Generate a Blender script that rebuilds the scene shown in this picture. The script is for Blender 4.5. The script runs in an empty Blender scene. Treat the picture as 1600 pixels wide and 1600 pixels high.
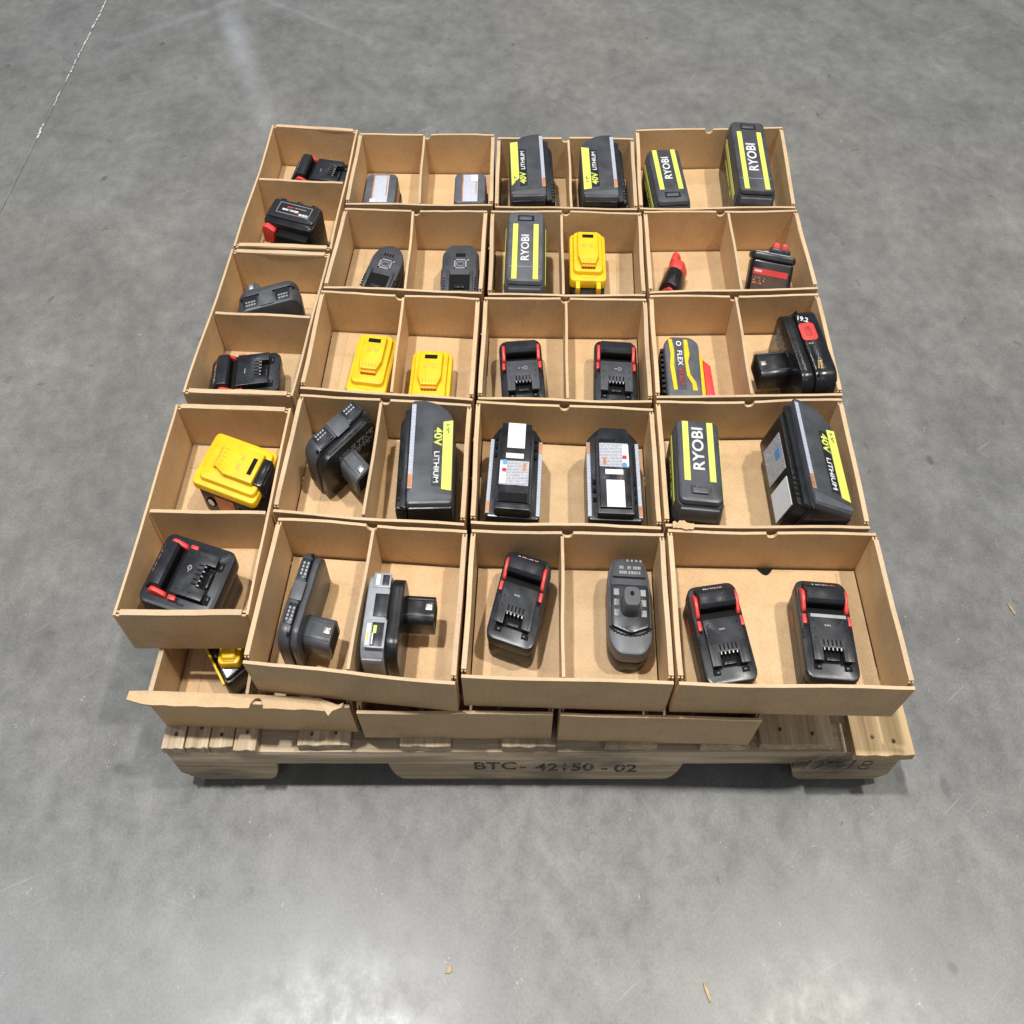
import bpy, bmesh, math, random
from mathutils import Matrix, Vector
R = math.radians
SC = bpy.context.scene
COL = SC.collection
# The place is narrower than life: the photograph shows every thing at three quarters of its usual width,
# so lengths along X (left-right) are built at that proportion everywhere.
K = 0.75

# ------------------------------------------------------------------ camera
cam_data = bpy.data.cameras.new('camera')
cam = bpy.data.objects.new('camera', cam_data)
COL.objects.link(cam)
cam.location = (-0.03914 * K, -0.4557, 1.2339)
cam.rotation_euler = (R(90 - 53.892), 0, 0)
cam_data.sensor_fit = 'HORIZONTAL'
cam_data.angle = 2 * math.atan(0.8 / (1.12447 / K))
cam_data.clip_start = 0.02
cam_data.clip_end = 200
SC.camera = cam

# ------------------------------------------------------------------ world and lamps (an indoor hall, high bay lamps)
W = bpy.data.worlds.new('World')
SC.world = W
W.use_nodes = True
bg = W.node_tree.nodes['Background']
bg.inputs[0].default_value = (0.84, 0.92, 1.0, 1)
bg.inputs[1].default_value = 0.165
LAMP_H = 7.0
def lamp(x, y, power, sx=0.20, sy=0.28, col=(1, 0.965, 0.91), h=LAMP_H):
    d = bpy.data.lights.new('high_bay_lamp', 'AREA')
    d.shape = 'RECTANGLE'; d.size = sx; d.size_y = sy
    d.energy = power; d.color = col
    o = bpy.data.objects.new('high_bay_lamp', d)
    COL.objects.link(o)
    o.location = (x * K, y, h)
    return o
COOL, WARM = (.90, .95, 1), (1, .955, .88)
lamp(-1.75, 0.30, 310, col=(.98, .98, .98))
lamp(3.05, 0.30, 240, col=WARM)
lamp(-5.6, 0.8, 75, col=COOL)
lamp(7.0, 0.8, 62, col=WARM)
lamp(-1.5, -4.4, 32, col=COOL)
lamp(3.1, -4.4, 26, col=(1, .98, .95))
lamp(-1.6, 5.4, 55, col=(.97, .98, 1))
lamp(2.9, 5.4, 55, col=WARM)

SC.view_settings.view_transform = 'Standard'
SC.view_settings.look = 'None'
SC.view_settings.exposure = 0.30
SC.view_settings.gamma = 1.0
SC.render.engine = 'CYCLES'
SC.cycles.use_denoising = True
SC.cycles.max_bounces = 6
SC.cycles.diffuse_bounces = 4
SC.cycles.glossy_bounces = 3

# ------------------------------------------------------------------ materials
def newmat(name):
    m = bpy.data.materials.new(name)
    m.use_nodes = True
    nt = m.node_tree
    return m, nt, nt.nodes['Principled BSDF']
def nd(nt, typ, **kw):
    n = nt.nodes.new(typ)
    for k, v in kw.items():
        if k.startswith('i_'):
            n.inputs[k[2:].replace('_', ' ')].default_value = v
        else:
            setattr(n, k, v)
    return n
def coords(nt, scale=(1, 1, 1), out='Object', rot=(0, 0, 0), rnd=False):
    tc = nd(nt, 'ShaderNodeTexCoord')
    mp = nd(nt, 'ShaderNodeMapping')
    mp.inputs['Scale'].default_value = scale
    src = tc.outputs[out]
    if any(rot):                       # turn first, then stretch
        m0 = nd(nt, 'ShaderNodeMapping'); m0.inputs['Rotation'].default_value = rot
        nt.links.new(src, m0.inputs[0]); src = m0.outputs[0]
    nt.links.new(src, mp.inputs[0])
    if rnd:
        oi = nd(nt, 'ShaderNodeObjectInfo')
        ml = nd(nt, 'ShaderNodeMath', operation='MULTIPLY'); ml.inputs[1].default_value = 37.0
        nt.links.new(oi.outputs['Random'], ml.inputs[0])
        nt.links.new(ml.outputs[0], mp.inputs['Location'])
    return mp
def noise(nt, vec, scale, detail=3, rough=0.55):
    n = nd(nt, 'ShaderNodeTexNoise')
    n.inputs['Scale'].default_value = scale
    n.inputs['Detail'].default_value = detail
    n.inputs['Roughness'].default_value = rough
    nt.links.new(vec.outputs[0], n.inputs['Vector'])
    return n
def ramp(nt, fac, stops):
    r = nd(nt, 'ShaderNodeValToRGB')
    cr = r.color_ramp
    while len(cr.elements) < len(stops):
        cr.elements.new(0.5)
    for e, (p, c) in zip(cr.elements, stops):
        e.position = p
        e.color = (*c, 1) if len(c) == 3 else c
    nt.links.new(fac, r.inputs[0])
    return r
def mix(nt, fac, a, b, mode='MIX'):
    m = nd(nt, 'ShaderNodeMix', data_type='RGBA', blend_type=mode)
    for sock, v in ((m.inputs[0], fac), (m.inputs[6], a), (m.inputs[7], b)):
        if isinstance(v, (int, float)):
            sock.default_value = v
        elif isinstance(v, tuple):
            sock.default_value = (*v, 1) if len(v) == 3 else v
        else:
            nt.links.new(v, sock)
    return m.outputs[2]
def bump(nt, p, height, strength, dist):
    b = nd(nt, 'ShaderNodeBump')
    b.inputs['Strength'].default_value = strength
    b.inputs['Distance'].default_value = dist
    nt.links.new(height, b.inputs['Height'])
    nt.links.new(b.outputs[0], p.inputs['Normal'])
    return b

def cardboard(name, a, b):
    m, nt, p = newmat(name)
    v = coords(nt, rnd=True)
    big = noise(nt, v, 9, 4, 0.6)
    fib = noise(nt, coords(nt, (1, 1, 1), rnd=True), 420, 3, 0.7)
    base = ramp(nt, big.outputs[0], [(0.3, a), (0.72, b)])
    c = mix(nt, 0.35, base.outputs[0], ramp(nt, fib.outputs[0], [(0.3, (0.62, 0.60, 0.58)), (0.7, (1.25, 1.25, 1.25))]).outputs[0], 'MULTIPLY')
    # faint flute lines showing through the liner and broad water marks
    fl = nd(nt, 'ShaderNodeTexWave', wave_type='BANDS', bands_direction='DIAGONAL'); fl.inputs['Scale'].default_value = 55.0
    fl.inputs['Distortion'].default_value = 0.6
    nt.links.new(coords(nt, (1.3, 1.0, 0.02)).outputs[0], fl.inputs[0])
    c = mix(nt, 0.13, c, ramp(nt, fl.outputs[1], [(0.2, (0.91, 0.91, 0.91)), (0.8, (1.05, 1.05, 1.05))]).outputs[0], 'MULTIPLY')
    wm = noise(nt, coords(nt, (1, 1, 1), rnd=True), 14, 6, 0.75)
    c = mix(nt, 0.6, c, ramp(nt, wm.outputs[0], [(0.33, (0.78, 0.76, 0.74)), (0.50, (1.0, 1.0, 1.0)), (0.70, (1.10, 1.10, 1.11))]).outputs[0], 'MULTIPLY')
    # scuffs and handling marks
    sc = noise(nt, coords(nt, (6, 40, 14), rnd=True), 2.2, 5, 0.65)
    scm = ramp(nt, sc.outputs[0], [(0.62, (0, 0, 0)), (0.74, (1, 1, 1))])
    c = mix(nt, mix(nt, 1.0, scm.outputs[0], (0.16, 0.16, 0.16), 'MULTIPLY'), c, (0.62, 0.50, 0.37))
    oi = nd(nt, 'ShaderNodeObjectInfo')
    tint = ramp(nt, oi.outputs['Random'], [(0, (0.90, 0.91, 0.93)), (0.5, (1, 0.99, 0.97)), (1, (1.06, 1.02, 0.98))])
    c = mix(nt, 1.0, c, tint.outputs[0], 'MULTIPLY')
    nt.links.new(c, p.inputs['Base Color'])
    p.inputs['Roughness'].default_value = 0.55
    p.inputs['Specular IOR Level'].default_value = 0.5
    mid = noise(nt, v, 55, 4, 0.6)
    add = nd(nt, 'ShaderNodeMath', operation='ADD')
    nt.links.new(mid.outputs[0], add.inputs[0]); nt.links.new(fib.outputs[0], add.inputs[1])
    bump(nt, p, add.outputs[0], 0.25, 0.0012)
    return m
MAT = {}
MAT['card'] = cardboard('kraft_cardboard', (0.57, 0.382, 0.200), (0.655, 0.452, 0.248))
MAT['card_edge'] = cardboard('cut_cardboard_edge', (0.55, 0.385, 0.225), (0.64, 0.465, 0.290))
MAT['card_dark'] = cardboard('torn_brown_cardboard', (0.25, 0.16, 0.09), (0.36, 0.25, 0.15))

def plastic(name, col, rough=0.42, spec=0.5, tex=0.12, var=0.25, dust=0.25):
    m, nt, p = newmat(name)
    v = coords(nt, rnd=True)
    n1 = noise(nt, v, 38, 4, 0.6)
    n2 = noise(nt, v, 900, 2, 0.5)
    lo = tuple(c * (1 - var) for c in col); hi = tuple(min(1, c * (1 + var)) for c in col)
    base = ramp(nt, n1.outputs[0], [(0.3, lo), (0.7, hi)]).outputs[0]
    # worn scuffs and dust on top
    sc = noise(nt, coords(nt, (30, 9, 18), rot=(0, 0, 0.5), rnd=True), 7, 6, 0.7)
    scm = ramp(nt, sc.outputs[0], [(0.60, (0, 0, 0)), (0.72, (1, 1, 1))])
    fac = mix(nt, 1.0, scm.outputs[0], (dust, dust, dust), 'MULTIPLY')
    base = mix(nt, fac, base, tuple(min(1, c * 0.7 + 0.10) for c in col))
    nt.links.new(base, p.inputs['Base Color'])
    rr = ramp(nt, n1.outputs[0], [(0.25, (max(0, rough - 0.09),) * 3), (0.75, (min(1, rough + 0.12),) * 3)])
    nt.links.new(rr.outputs[0], p.inputs['Roughness'])
    p.inputs['Specular IOR Level'].default_value = spec
    bump(nt, p, n2.outputs[0], tex, 0.0004)
    return m
P = plastic
MAT['black'] = P('black_plastic', (0.008, 0.008, 0.009), 0.30, dust=0.3)
MAT['gloss'] = P('glossy_black_plastic', (0.010, 0.010, 0.012), 0.22, dust=0.12)
MAT['pit'] = P('dark_socket_plastic', (0.004, 0.004, 0.004), 0.7, 0.2, dust=0.0)
MAT['char'] = P('charcoal_plastic', (0.015, 0.016, 0.020), 0.31, dust=0.3)
MAT['grey'] = P('dark_grey_plastic', (0.052, 0.054, 0.062), 0.37)
MAT['mid'] = P('mid_grey_plastic', (0.090, 0.093, 0.102), 0.42)
MAT['silver'] = P('silver_grey_plastic', (0.30, 0.31, 0.33), 0.36)
MAT['red'] = P('red_plastic', (0.62, 0.050, 0.042), 0.40, var=0.12, dust=0.1)
MAT['yellow'] = P('yellow_plastic', (0.80, 0.50, 0.010), 0.42, var=0.12, dust=0.22)
MAT['lime'] = P('lime_print', (0.63, 0.69, 0.12), 0.38, var=0.06, dust=0.05)
MAT['white'] = P('white_print', (0.70, 0.70, 0.71), 0.5, var=0.08, dust=0.1)
MAT['greyprint'] = P('pale_grey_print', (0.26, 0.26, 0.25), 0.5, var=0.15, dust=0.0)
MAT['redprint'] = P('red_print', (0.42, 0.03, 0.025), 0.45, dust=0.05)
MAT['orange'] = P('orange_print', (0.50, 0.19, 0.07), 0.5, var=0.35, dust=0.1)
MAT['blue'] = P('blue_print', (0.08, 0.27, 0.50), 0.45, dust=0.0)
MAT['etch'] = P('etched_yellow', (0.50, 0.34, 0.08), 0.6, var=0.3, dust=0.0)
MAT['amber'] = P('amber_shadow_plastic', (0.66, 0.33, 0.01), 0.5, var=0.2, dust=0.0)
MAT['brown'] = P('brown_print', (0.075, 0.045, 0.032), 0.5, var=0.5, dust=0.1)
MAT['metal'] = P('contact_metal', (0.62, 0.60, 0.55), 0.3, var=0.1, dust=0.0)
MAT['metal'].node_tree.nodes['Principled BSDF'].inputs['Metallic'].default_value = 0.8

def printed(name, paper, ink, cover=0.5):
    m, nt, p = newmat(name)
    rows = coords(nt, (0, 260, 260), rnd=False)
    wv = nd(nt, 'ShaderNodeTexWave', wave_type='BANDS', bands_direction='DIAGONAL')
    wv.inputs['Scale'].default_value = 1.0
    nt.links.new(rows.outputs[0], wv.inputs[0])
    wd = noise(nt, coords(nt, (520, 210, 210), rnd=True), 1.0, 2, 0.5)
    mul = nd(nt, 'ShaderNodeMath', operation='MULTIPLY')
    nt.links.new(wv.outputs[1], mul.inputs[0]); nt.links.new(wd.outputs[0], mul.inputs[1])
    r = ramp(nt, mul.outputs[0], [(cover * 0.5, paper), (cover * 0.5 + 0.12, ink)])
    nt.links.new(r.outputs[0], p.inputs['Base Color'])
    p.inputs['Roughness'].default_value = 0.38
    return m
MAT['label'] = printed('printed_silver_label', (0.50, 0.51, 0.55), (0.17, 0.17, 0.19), 0.55)
MAT['label_light'] = printed('printed_pale_label', (0.52, 0.55, 0.62), (0.36, 0.37, 0.42), 0.6)
MAT['strip'] = printed('printed_silver_strip', (0.44, 0.47, 0.55), (0.28, 0.29, 0.33), 0.6)
MAT['sideprint'] = printed('printed_dark_side', (0.022, 0.020, 0.019), (0.17, 0.15, 0.12), 0.78)

def wood(name, a, b, dark, dirt=0.5):
    m, nt, p = newmat(name)
    g = noise(nt, coords(nt, (3, 70, 70), rnd=True), 1.0, 5, 0.6)
    g2 = noise(nt, coords(nt, (5, 240, 240), rnd=True), 1.0, 3, 0.6)
    st = noise(nt, coords(nt, (5, 16, 16), rnd=True), 1.0, 5, 0.65)
    c = ramp(nt, g.outputs[0], [(0.30, tuple(x * .85 for x in a)), (0.48, a), (0.7, b)]).outputs[0]
    c = mix(nt, 0.5, c, ramp(nt, g2.outputs[0], [(0.30, (0.55, 0.52, 0.48)), (0.62, (1.18, 1.18, 1.18))]).outputs[0], 'MULTIPLY')
    stm = ramp(nt, st.outputs[0], [(0.52, (0, 0, 0)), (0.72, (1, 1, 1))])
    c = mix(nt, mix(nt, 1.0, stm.outputs[0], (dirt, dirt, dirt), 'MULTIPLY'), c, dark)
    nt.links.new(c, p.inputs['Base Color'])
    p.inputs['Roughness'].default_value = 0.8
    p.inputs['Specular IOR Level'].default_value = 0.25
    bump(nt, p, g2.outputs[0], 0.5, 0.002)
    return m
MAT['wood'] = wood('weathered_wood', (0.36, 0.275, 0.20), (0.52, 0.42, 0.31), (0.08, 0.065, 0.05), 0.85)
MAT['wood_new'] = wood('fresh_pine', (0.52, 0.37, 0.20), (0.64, 0.48, 0.28), (0.30, 0.21, 0.12), 0.35)
MAT['wood_y'] = wood('weathered_board', (0.48, 0.37, 0.245), (0.68, 0.55, 0.39), (0.12, 0.10, 0.08), 0.65)
def ink():
    m, nt, p = newmat('worn_stencil_ink')
    n = noise(nt, coords(nt, (1, 1, 1)), 150, 4, 0.7)
    r = ramp(nt, n.outputs[0], [(0.51, (0.06, 0.05, 0.042)), (0.64, (0.30, 0.245, 0.185))])
    nt.links.new(r.outputs[0], p.inputs['Base Color']); p.inputs['Roughness'].default_value = 0.85
    return m
MAT['ink'] = ink()
def smudge(m, cx, cz, rx, rz):
    # black scuff rubbed on the wood
    nt = m.node_tree; p = nt.nodes['Principled BSDF']
    src = p.inputs['Base Color'].links[0].from_socket
    dn = noise(nt, coords(nt, (14, 30, 30), rot=(0, .7, 0)), 1.0, 5, 0.7)
    tc = nd(nt, 'ShaderNodeTexCoord')
    mp = nd(nt, 'ShaderNodeMapping', vector_type='TEXTURE')
    mp.inputs['Location'].default_value = (cx * K, 0, cz); mp.inputs['Scale'].default_value = (rx * K, 1, rz)
    nt.links.new(tc.outputs['Object'], mp.inputs[0])
    ln = nd(nt, 'ShaderNodeVectorMath', operation='LENGTH'); nt.links.new(mp.outputs[0], ln.inputs[0])
    a = ramp(nt, ln.outputs['Value'], [(0.2, (1, 1, 1)), (1.0, (0, 0, 0))])
    b = ramp(nt, dn.outputs[0], [(0.36, (0.15, 0.15, 0.15)), (0.58, (1, 1, 1))])
    f = mix(nt, 1.0, a.outputs[0], b.outputs[0], 'MULTIPLY')
    nt.links.new(mix(nt, f, src, (0.022, 0.021, 0.02)), p.inputs['Base Color'])
MAT['wood_front'] = wood('scuffed_stringer_wood', (0.50, 0.385, 0.265), (0.70, 0.57, 0.415), (0.10, 0.08, 0.062), 0.8)
smudge(MAT['wood_front'], .485, .062, .13, .05)
for mn in ('wood_y', 'wood_new'):          # grain runs front to back on the deck boards
    for n in MAT[mn].node_tree.nodes:
        if n.type == 'MAPPING':
            s = n.inputs['Scale'].default_value
            s[0], s[1] = s[1], s[0]

def concrete():
    m, nt, p = newmat('polished_concrete')
    v = coords(nt, (1 / K, 1, 1))
    n0 = noise(nt, v, 0.75, 3, 0.5)
    n1 = noise(nt, v, 5.5, 6, 0.62)
    n2 = noise(nt, v, 26, 5, 0.65)
    n3 = noise(nt, v, 240, 3, 0.6)
    c = ramp(nt, n1.outputs[0], [(0.28, (0.138, 0.136, 0.130)), (0.72, (0.214, 0.211, 0.202))]).outputs[0]
    c = mix(nt, 0.75, c, ramp(nt, n2.outputs[0], [(0.28, (0.76, 0.76, 0.76)), (0.72, (1.20, 1.20, 1.19))]).outputs[0], 'MULTIPLY')
    c = mix(nt, 0.8, c, ramp(nt, n3.outputs[0], [(0.3, (0.80, 0.80, 0.80)), (0.7, (1.17, 1.17, 1.17))]).outputs[0], 'MULTIPLY')
    c = mix(nt, 0.7, c, ramp(nt, n0.outputs[0], [(0.33, (0.83, 0.85, 0.89)), (0.66, (1.10, 1.08, 1.03))]).outputs[0], 'MULTIPLY')
    # fine pale scratches in several directions
    for k, (ang, sc, th, st) in enumerate(((-0.70, 1.0, 0.67, 0.45), (0.9, 1.2, 0.69, 0.4), (-0.45, 0.8, 0.68, 0.45), (-1.15, 1.1, 0.69, 0.4), (0.35, 1.5, 0.70, 0.4))):
        s = noise(nt, coords(nt, (4.5 * sc, 230 * sc, 1), rot=(0, 0, ang)), 1.0, 3, 0.55)
        gate = noise(nt, coords(nt, (1, 1, 1), rot=(0, 0, 0.7 * k)), 2.6, 2, 0.5)
        r = ramp(nt, s.outputs[0], [(th, (0, 0, 0)), (th + 0.06, (1, 1, 1))])
        g = ramp(nt, gate.outputs[0], [(0.42, (0, 0, 0)), (0.62, (st, st, st))])
        c = mix(nt, mix(nt, 1.0, r.outputs[0], g.outputs[0], 'MULTIPLY'), c, (0.40, 0.40, 0.395))
    # broad trowel swirls and grey tyre sweeps
    sw = noise(nt, coords(nt, (0.9, 5.5, 1), rot=(0, 0, 0.9)), 1.3, 6, 0.72)
    c = mix(nt, 0.55, c, ramp(nt, sw.outputs[0], [(0.32, (0.84, 0.84, 0.845)), (0.68, (1.10, 1.10, 1.09))]).outputs[0], 'MULTIPLY')
    ty = nd(nt, 'ShaderNodeTexWave', wave_type='RINGS', rings_direction='Z'); ty.inputs['Scale'].default_value = 0.22
    ty.inputs['Distortion'].default_value = 1.2; ty.inputs['Detail'].default_value = 3; ty.inputs['Detail Scale'].default_value = 1.5
    tv = coords(nt, (1 / K, 1, 1)); tv.inputs['Location'].default_value = (4.5, 3.0, 0)
    nt.links.new(tv.outputs[0], ty.inputs[0])
    tg = noise(nt, v, 3.1, 4, 0.7)
    tr = ramp(nt, ty.outputs[1], [(0.90, (0, 0, 0)), (0.985, (1, 1, 1))])
    tgr = ramp(nt, tg.outputs[0], [(0.45, (0, 0, 0)), (0.75, (.4, .4, .4))])
    c = mix(nt, mix(nt, 1.0, tr.outputs[0], tgr.outputs[0], 'MULTIPLY'), c, (0.10, 0.10, 0.098))
    # dark pits and specks, pale grit
    for sc, th, col, st in ((4.3, 0.042, (0.07, 0.068, 0.066), 0.7), (9, 0.055, (0.075, 0.073, 0.07), 0.65), (24, 0.07, (0.10, 0.10, 0.095), 0.5), (60, 0.10, (0.09, 0.09, 0.088), 0.45), (26, 0.045, (0.50, 0.49, 0.47), 0.7), (70, 0.07, (0.42, 0.42, 0.41), 0.5)):
        vo = nd(nt, 'ShaderNodeTexVoronoi', voronoi_dimensions='2D'); vo.inputs['Scale'].default_value = sc
        vd = noise(nt, v, sc * 4, 2, 0.5)
        ad = nd(nt, 'ShaderNodeMix', data_type='RGBA', blend_type='ADD'); ad.inputs[0].default_value = 0.05
        nt.links.new(v.outputs[0], ad.inputs[6]); nt.links.new(vd.outputs[1], ad.inputs[7])
        nt.links.new(ad.outputs[2], vo.inputs['Vector'])
        r = ramp(nt, vo.outputs['Distance'], [(th * 0.5, (1, 1, 1)), (th, (0, 0, 0))])
        sep = nd(nt, 'ShaderNodeSeparateColor'); nt.links.new(vo.outputs['Color'], sep.inputs[0])
        g = ramp(nt, sep.outputs[0], [(0.70, (0, 0, 0)), (0.95, (st, st, st))])
        c = mix(nt, mix(nt, 1.0, r.outputs[0], g.outputs[0], 'MULTIPLY'), c, col)
    # two oily spots beside the pallet and a few faint ones
    dn = noise(nt, v, 60, 3, 0.6)
    tc = nd(nt, 'ShaderNodeTexCoord')
    ad = nd(nt, 'ShaderNodeMix', data_type='RGBA', blend_type='ADD'); ad.inputs[0].default_value = 0.010
    nt.links.new(tc.outputs['Object'], ad.inputs[6]); nt.links.new(dn.outputs[1], ad.inputs[7])
    for sx, sy, rx, ry, st in ((.648, .012, .011, .015, .62), (.723, -.003, .011, .019, .62), (-1.27, 1.72, .03, .022, .4), (-1.36, 1.87, .05, .03, .35), (.92, -.01, .006, .012, .4), (1.02, -.11, .006, .016, .7), (-.62, -.05, .05, .02, .2)):
        mp = nd(nt, 'ShaderNodeMapping', vector_type='TEXTURE')
        mp.inputs['Location'].default_value = ((sx + .005) * K, sy + .005, 0.0)
        mp.inputs['Scale'].default_value = (rx * K, ry, 1.0)
        nt.links.new(ad.outputs[2], mp.inputs[0])
        sp = nd(nt, 'ShaderNodeSeparateXYZ'); nt.links.new(mp.outputs[0], sp.inputs[0])
        cb = nd(nt, 'ShaderNodeCombineXYZ'); nt.links.new(sp.outputs[0], cb.inputs[0]); nt.links.new(sp.outputs[1], cb.inputs[1])
        ln = nd(nt, 'ShaderNodeVectorMath', operation='LENGTH'); nt.links.new(cb.outputs[0], ln.inputs[0])
        r = ramp(nt, ln.outputs['Value'], [(0.55, (st, st, st)), (1.0, (0, 0, 0))])
        c = mix(nt, r.outputs[0], c, (0.075, 0.075, 0.074))
    # pale floor reflection painted in as streaks running away at the far left
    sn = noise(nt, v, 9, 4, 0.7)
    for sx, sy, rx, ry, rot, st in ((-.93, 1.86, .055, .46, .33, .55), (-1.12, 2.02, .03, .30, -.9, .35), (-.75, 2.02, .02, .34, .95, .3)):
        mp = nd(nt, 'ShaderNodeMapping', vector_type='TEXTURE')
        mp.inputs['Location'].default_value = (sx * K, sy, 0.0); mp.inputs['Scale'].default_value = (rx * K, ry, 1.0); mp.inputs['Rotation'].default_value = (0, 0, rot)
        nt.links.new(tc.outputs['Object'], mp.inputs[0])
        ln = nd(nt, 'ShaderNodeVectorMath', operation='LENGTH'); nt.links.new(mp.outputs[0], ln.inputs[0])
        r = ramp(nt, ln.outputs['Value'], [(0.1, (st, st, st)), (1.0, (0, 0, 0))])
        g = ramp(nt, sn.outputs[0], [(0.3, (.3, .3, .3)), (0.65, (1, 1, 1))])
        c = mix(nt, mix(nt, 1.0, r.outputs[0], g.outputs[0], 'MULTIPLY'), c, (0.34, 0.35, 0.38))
    nt.links.new(c, p.inputs['Base Color'])
    rr = ramp(nt, n2.outputs[0], [(0.25, (0.26,) * 3), (0.75, (0.43,) * 3)])
    nt.links.new(rr.outputs[0], p.inputs['Roughness'])
    p.inputs['Specular IOR Level'].default_value = 0.5
    bump(nt, p, n3.outputs[0], 0.03, 0.0006)
    return m
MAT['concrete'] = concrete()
MAT['filler'] = P('joint_filler', (0.50, 0.485, 0.45), 0.8, 0.2, var=0.3)
MAT['stain'] = P('oil_stain', (0.095, 0.095, 0.095), 0.5, 0.4, var=0.35)
MAT['joint'] = P('joint_dark_line', (0.17, 0.17, 0.168), 0.8, 0.2, var=0.3)  # dark colour of the saw-cut joint line

# ------------------------------------------------------------------ mesh helpers (thing coordinates in millimetres)
def tag(o, label=None, cat=None, group=None, kind=None):
    if label: o['label'] = label
    if cat: o['category'] = cat
    if group: o['group'] = group
    if kind: o['kind'] = kind
    return o
def link_mesh(name, bm, mat, parent=None, smooth=35):
    bmesh.ops.recalc_face_normals(bm, faces=bm.faces)
    me = bpy.data.meshes.new(name)
    bm.to_mesh(me); bm.free()
    if smooth:
        me.shade_smooth()
        me.set_sharp_from_angle(angle=R(smooth))
    me.materials.append(MAT[mat])
    o = bpy.data.objects.new(name, me)
    COL.objects.link(o)
    if parent is not None:
        o.parent = parent
    return o
class Thing:
    """An Empty at the thing's base; parts are modelled in mm, turned by M and set at true proportion."""
    def __init__(s, name, label, cat, loc, rz=0, rx=0, ry=0, group=None, lift=0, scale=(1, 1, 1)):
        s.root = bpy.data.objects.new(name, None)
        COL.objects.link(s.root)
        s.root.empty_display_size = 0.02
        s.root.location = (loc[0] * K, loc[1], loc[2])
        tag(s.root, label, cat, group)
        s.M = Matrix.Translation((0, 0, lift)) @ Matrix.Rotation(R(rz), 4, 'Z') @ Matrix.Rotation(R(ry), 4, 'Y') @ Matrix.Rotation(R(rx), 4, 'X') @ Matrix.Diagonal((*scale, 1))
    def part(s, name, bm, mat, parent=None, smooth=35, label=None, edge=False):
        if edge:                    # cut top edges show the paler flutes
            bm.normal_update()
            bmesh.ops.recalc_face_normals(bm, faces=bm.faces)
            for f in bm.faces:
                if f.normal.z > .8 and f.calc_center_median().z > 20: f.material_index = 1
        S = Matrix.Diagonal((K * 0.001, 0.001, 0.001, 1))
        bmesh.ops.transform(bm, matrix=S @ s.M, verts=bm.verts)
        o = link_mesh(name, bm, mat, parent or s.root, smooth)
        if edge: o.data.materials.append(MAT['card_edge'])
        if label: o['label'] = label
        return o
def new():
    return bmesh.new()
def box(bm, x0, x1, y0, y1, z0, z1, r=0.0, seg=2):
    m = Matrix.Translation(((x0 + x1) / 2, (y0 + y1) / 2, (z0 + z1) / 2)) @ Matrix.Diagonal((abs(x1 - x0), abs(y1 - y0), abs(z1 - z0), 1))
    g = bmesh.ops.create_cube(bm, size=1.0, matrix=m)
    if r > 0:
        es = {e for v in g['verts'] for e in v.link_edges}
        bmesh.ops.bevel(bm, geom=list(es), offset=r, segments=seg, affect='EDGES', profile=0.5)
    return bm
def loft(bm, secs):
    rings = [[bm.verts.new(p) for p in s] for s in secs]
    n = len(rings[0])
    for a, b in zip(rings, rings[1:]):
        for i in range(n):
            bm.faces.new((a[i], a[(i + 1) % n], b[(i + 1) % n], b[i]))
    bm.faces.new(list(reversed(rings[0])))
    bm.faces.new(rings[-1])
    return bm
def rrect(w, l, r, n=4, cx=0, cy=0):
    r = max(0.01, min(r, w / 2 - 0.01, l / 2 - 0.01))
    pts = []
    for sx, sy, a0 in ((1, 1, 0), (-1, 1, 90), (-1, -1, 180), (1, -1, 270)):
        for i in range(n + 1):
            a = R(a0 + 90 * i / n)
            pts.append((cx + sx * (w / 2 - r) + r * math.cos(a), cy + sy * (l / 2 - r) + r * math.sin(a)))
    return pts
def slab(bm, w, l, z0, z1, rc=6, ch=2, cx=0, cy=0, tw=0, tl=0):
    """rounded block; tw / tl = how much narrower / shorter the top is"""
    secs = []
    for z, i in ((z0, ch * .6), (z0 + ch * .6, 0), (z1 - ch, 0), (z1 - ch * .3, ch * .3), (z1, ch)):
        t = (z - z0) / (z1 - z0)
        secs.append([(x, y, z) for x, y in rrect(w - 2 * i - tw * t, l - 2 * i - tl * t, rc, 4, cx, cy)])
    return loft(bm, secs)
def inset(pts, d):
    n = len(pts); out = []
    A = sum(pts[i][0] * pts[(i + 1) % n][1] - pts[(i + 1) % n][0] * pts[i][1] for i in range(n))
    sg = 1 if A > 0 else -1
    for i in range(n):
        p0, p1, p2 = Vector(pts[i - 1]), Vector(pts[i]), Vector(pts[(i + 1) % n])
        a = (p1 - p0).normalized(); b = (p2 - p1).normalized()
        na = Vector((-a.y, a.x)) * sg; nb = Vector((-b.y, b.x)) * sg
        k = na + nb
        k = k / max(0.35, k.length_squared) * 2
        out.append(tuple(p1 + k * d))
    return out
def prism(bm, pts, a0, a1, axis='z', ch=0):
    """polygon extruded along an axis with chamfered rims; pts are (x,y), (y,z) or (x,z)"""
    f = {'z': lambda p, a: (p[0], p[1], a), 'x': lambda p, a: (a, p[0], p[1]), 'y': lambda p, a: (p[0], a, p[1])}[axis]
    if ch > 0:
        lv = ((a0, ch), (a0 + ch * .3, ch * .3), (a0 + ch, 0), (a1 - ch, 0), (a1 - ch * .3, ch * .3), (a1, ch))
    else:
        lv = ((a0, 0), (a1, 0))
    return loft(bm, [[f(p, a) for p in (inset(pts, i) if i else pts)] for a, i in lv])
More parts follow.
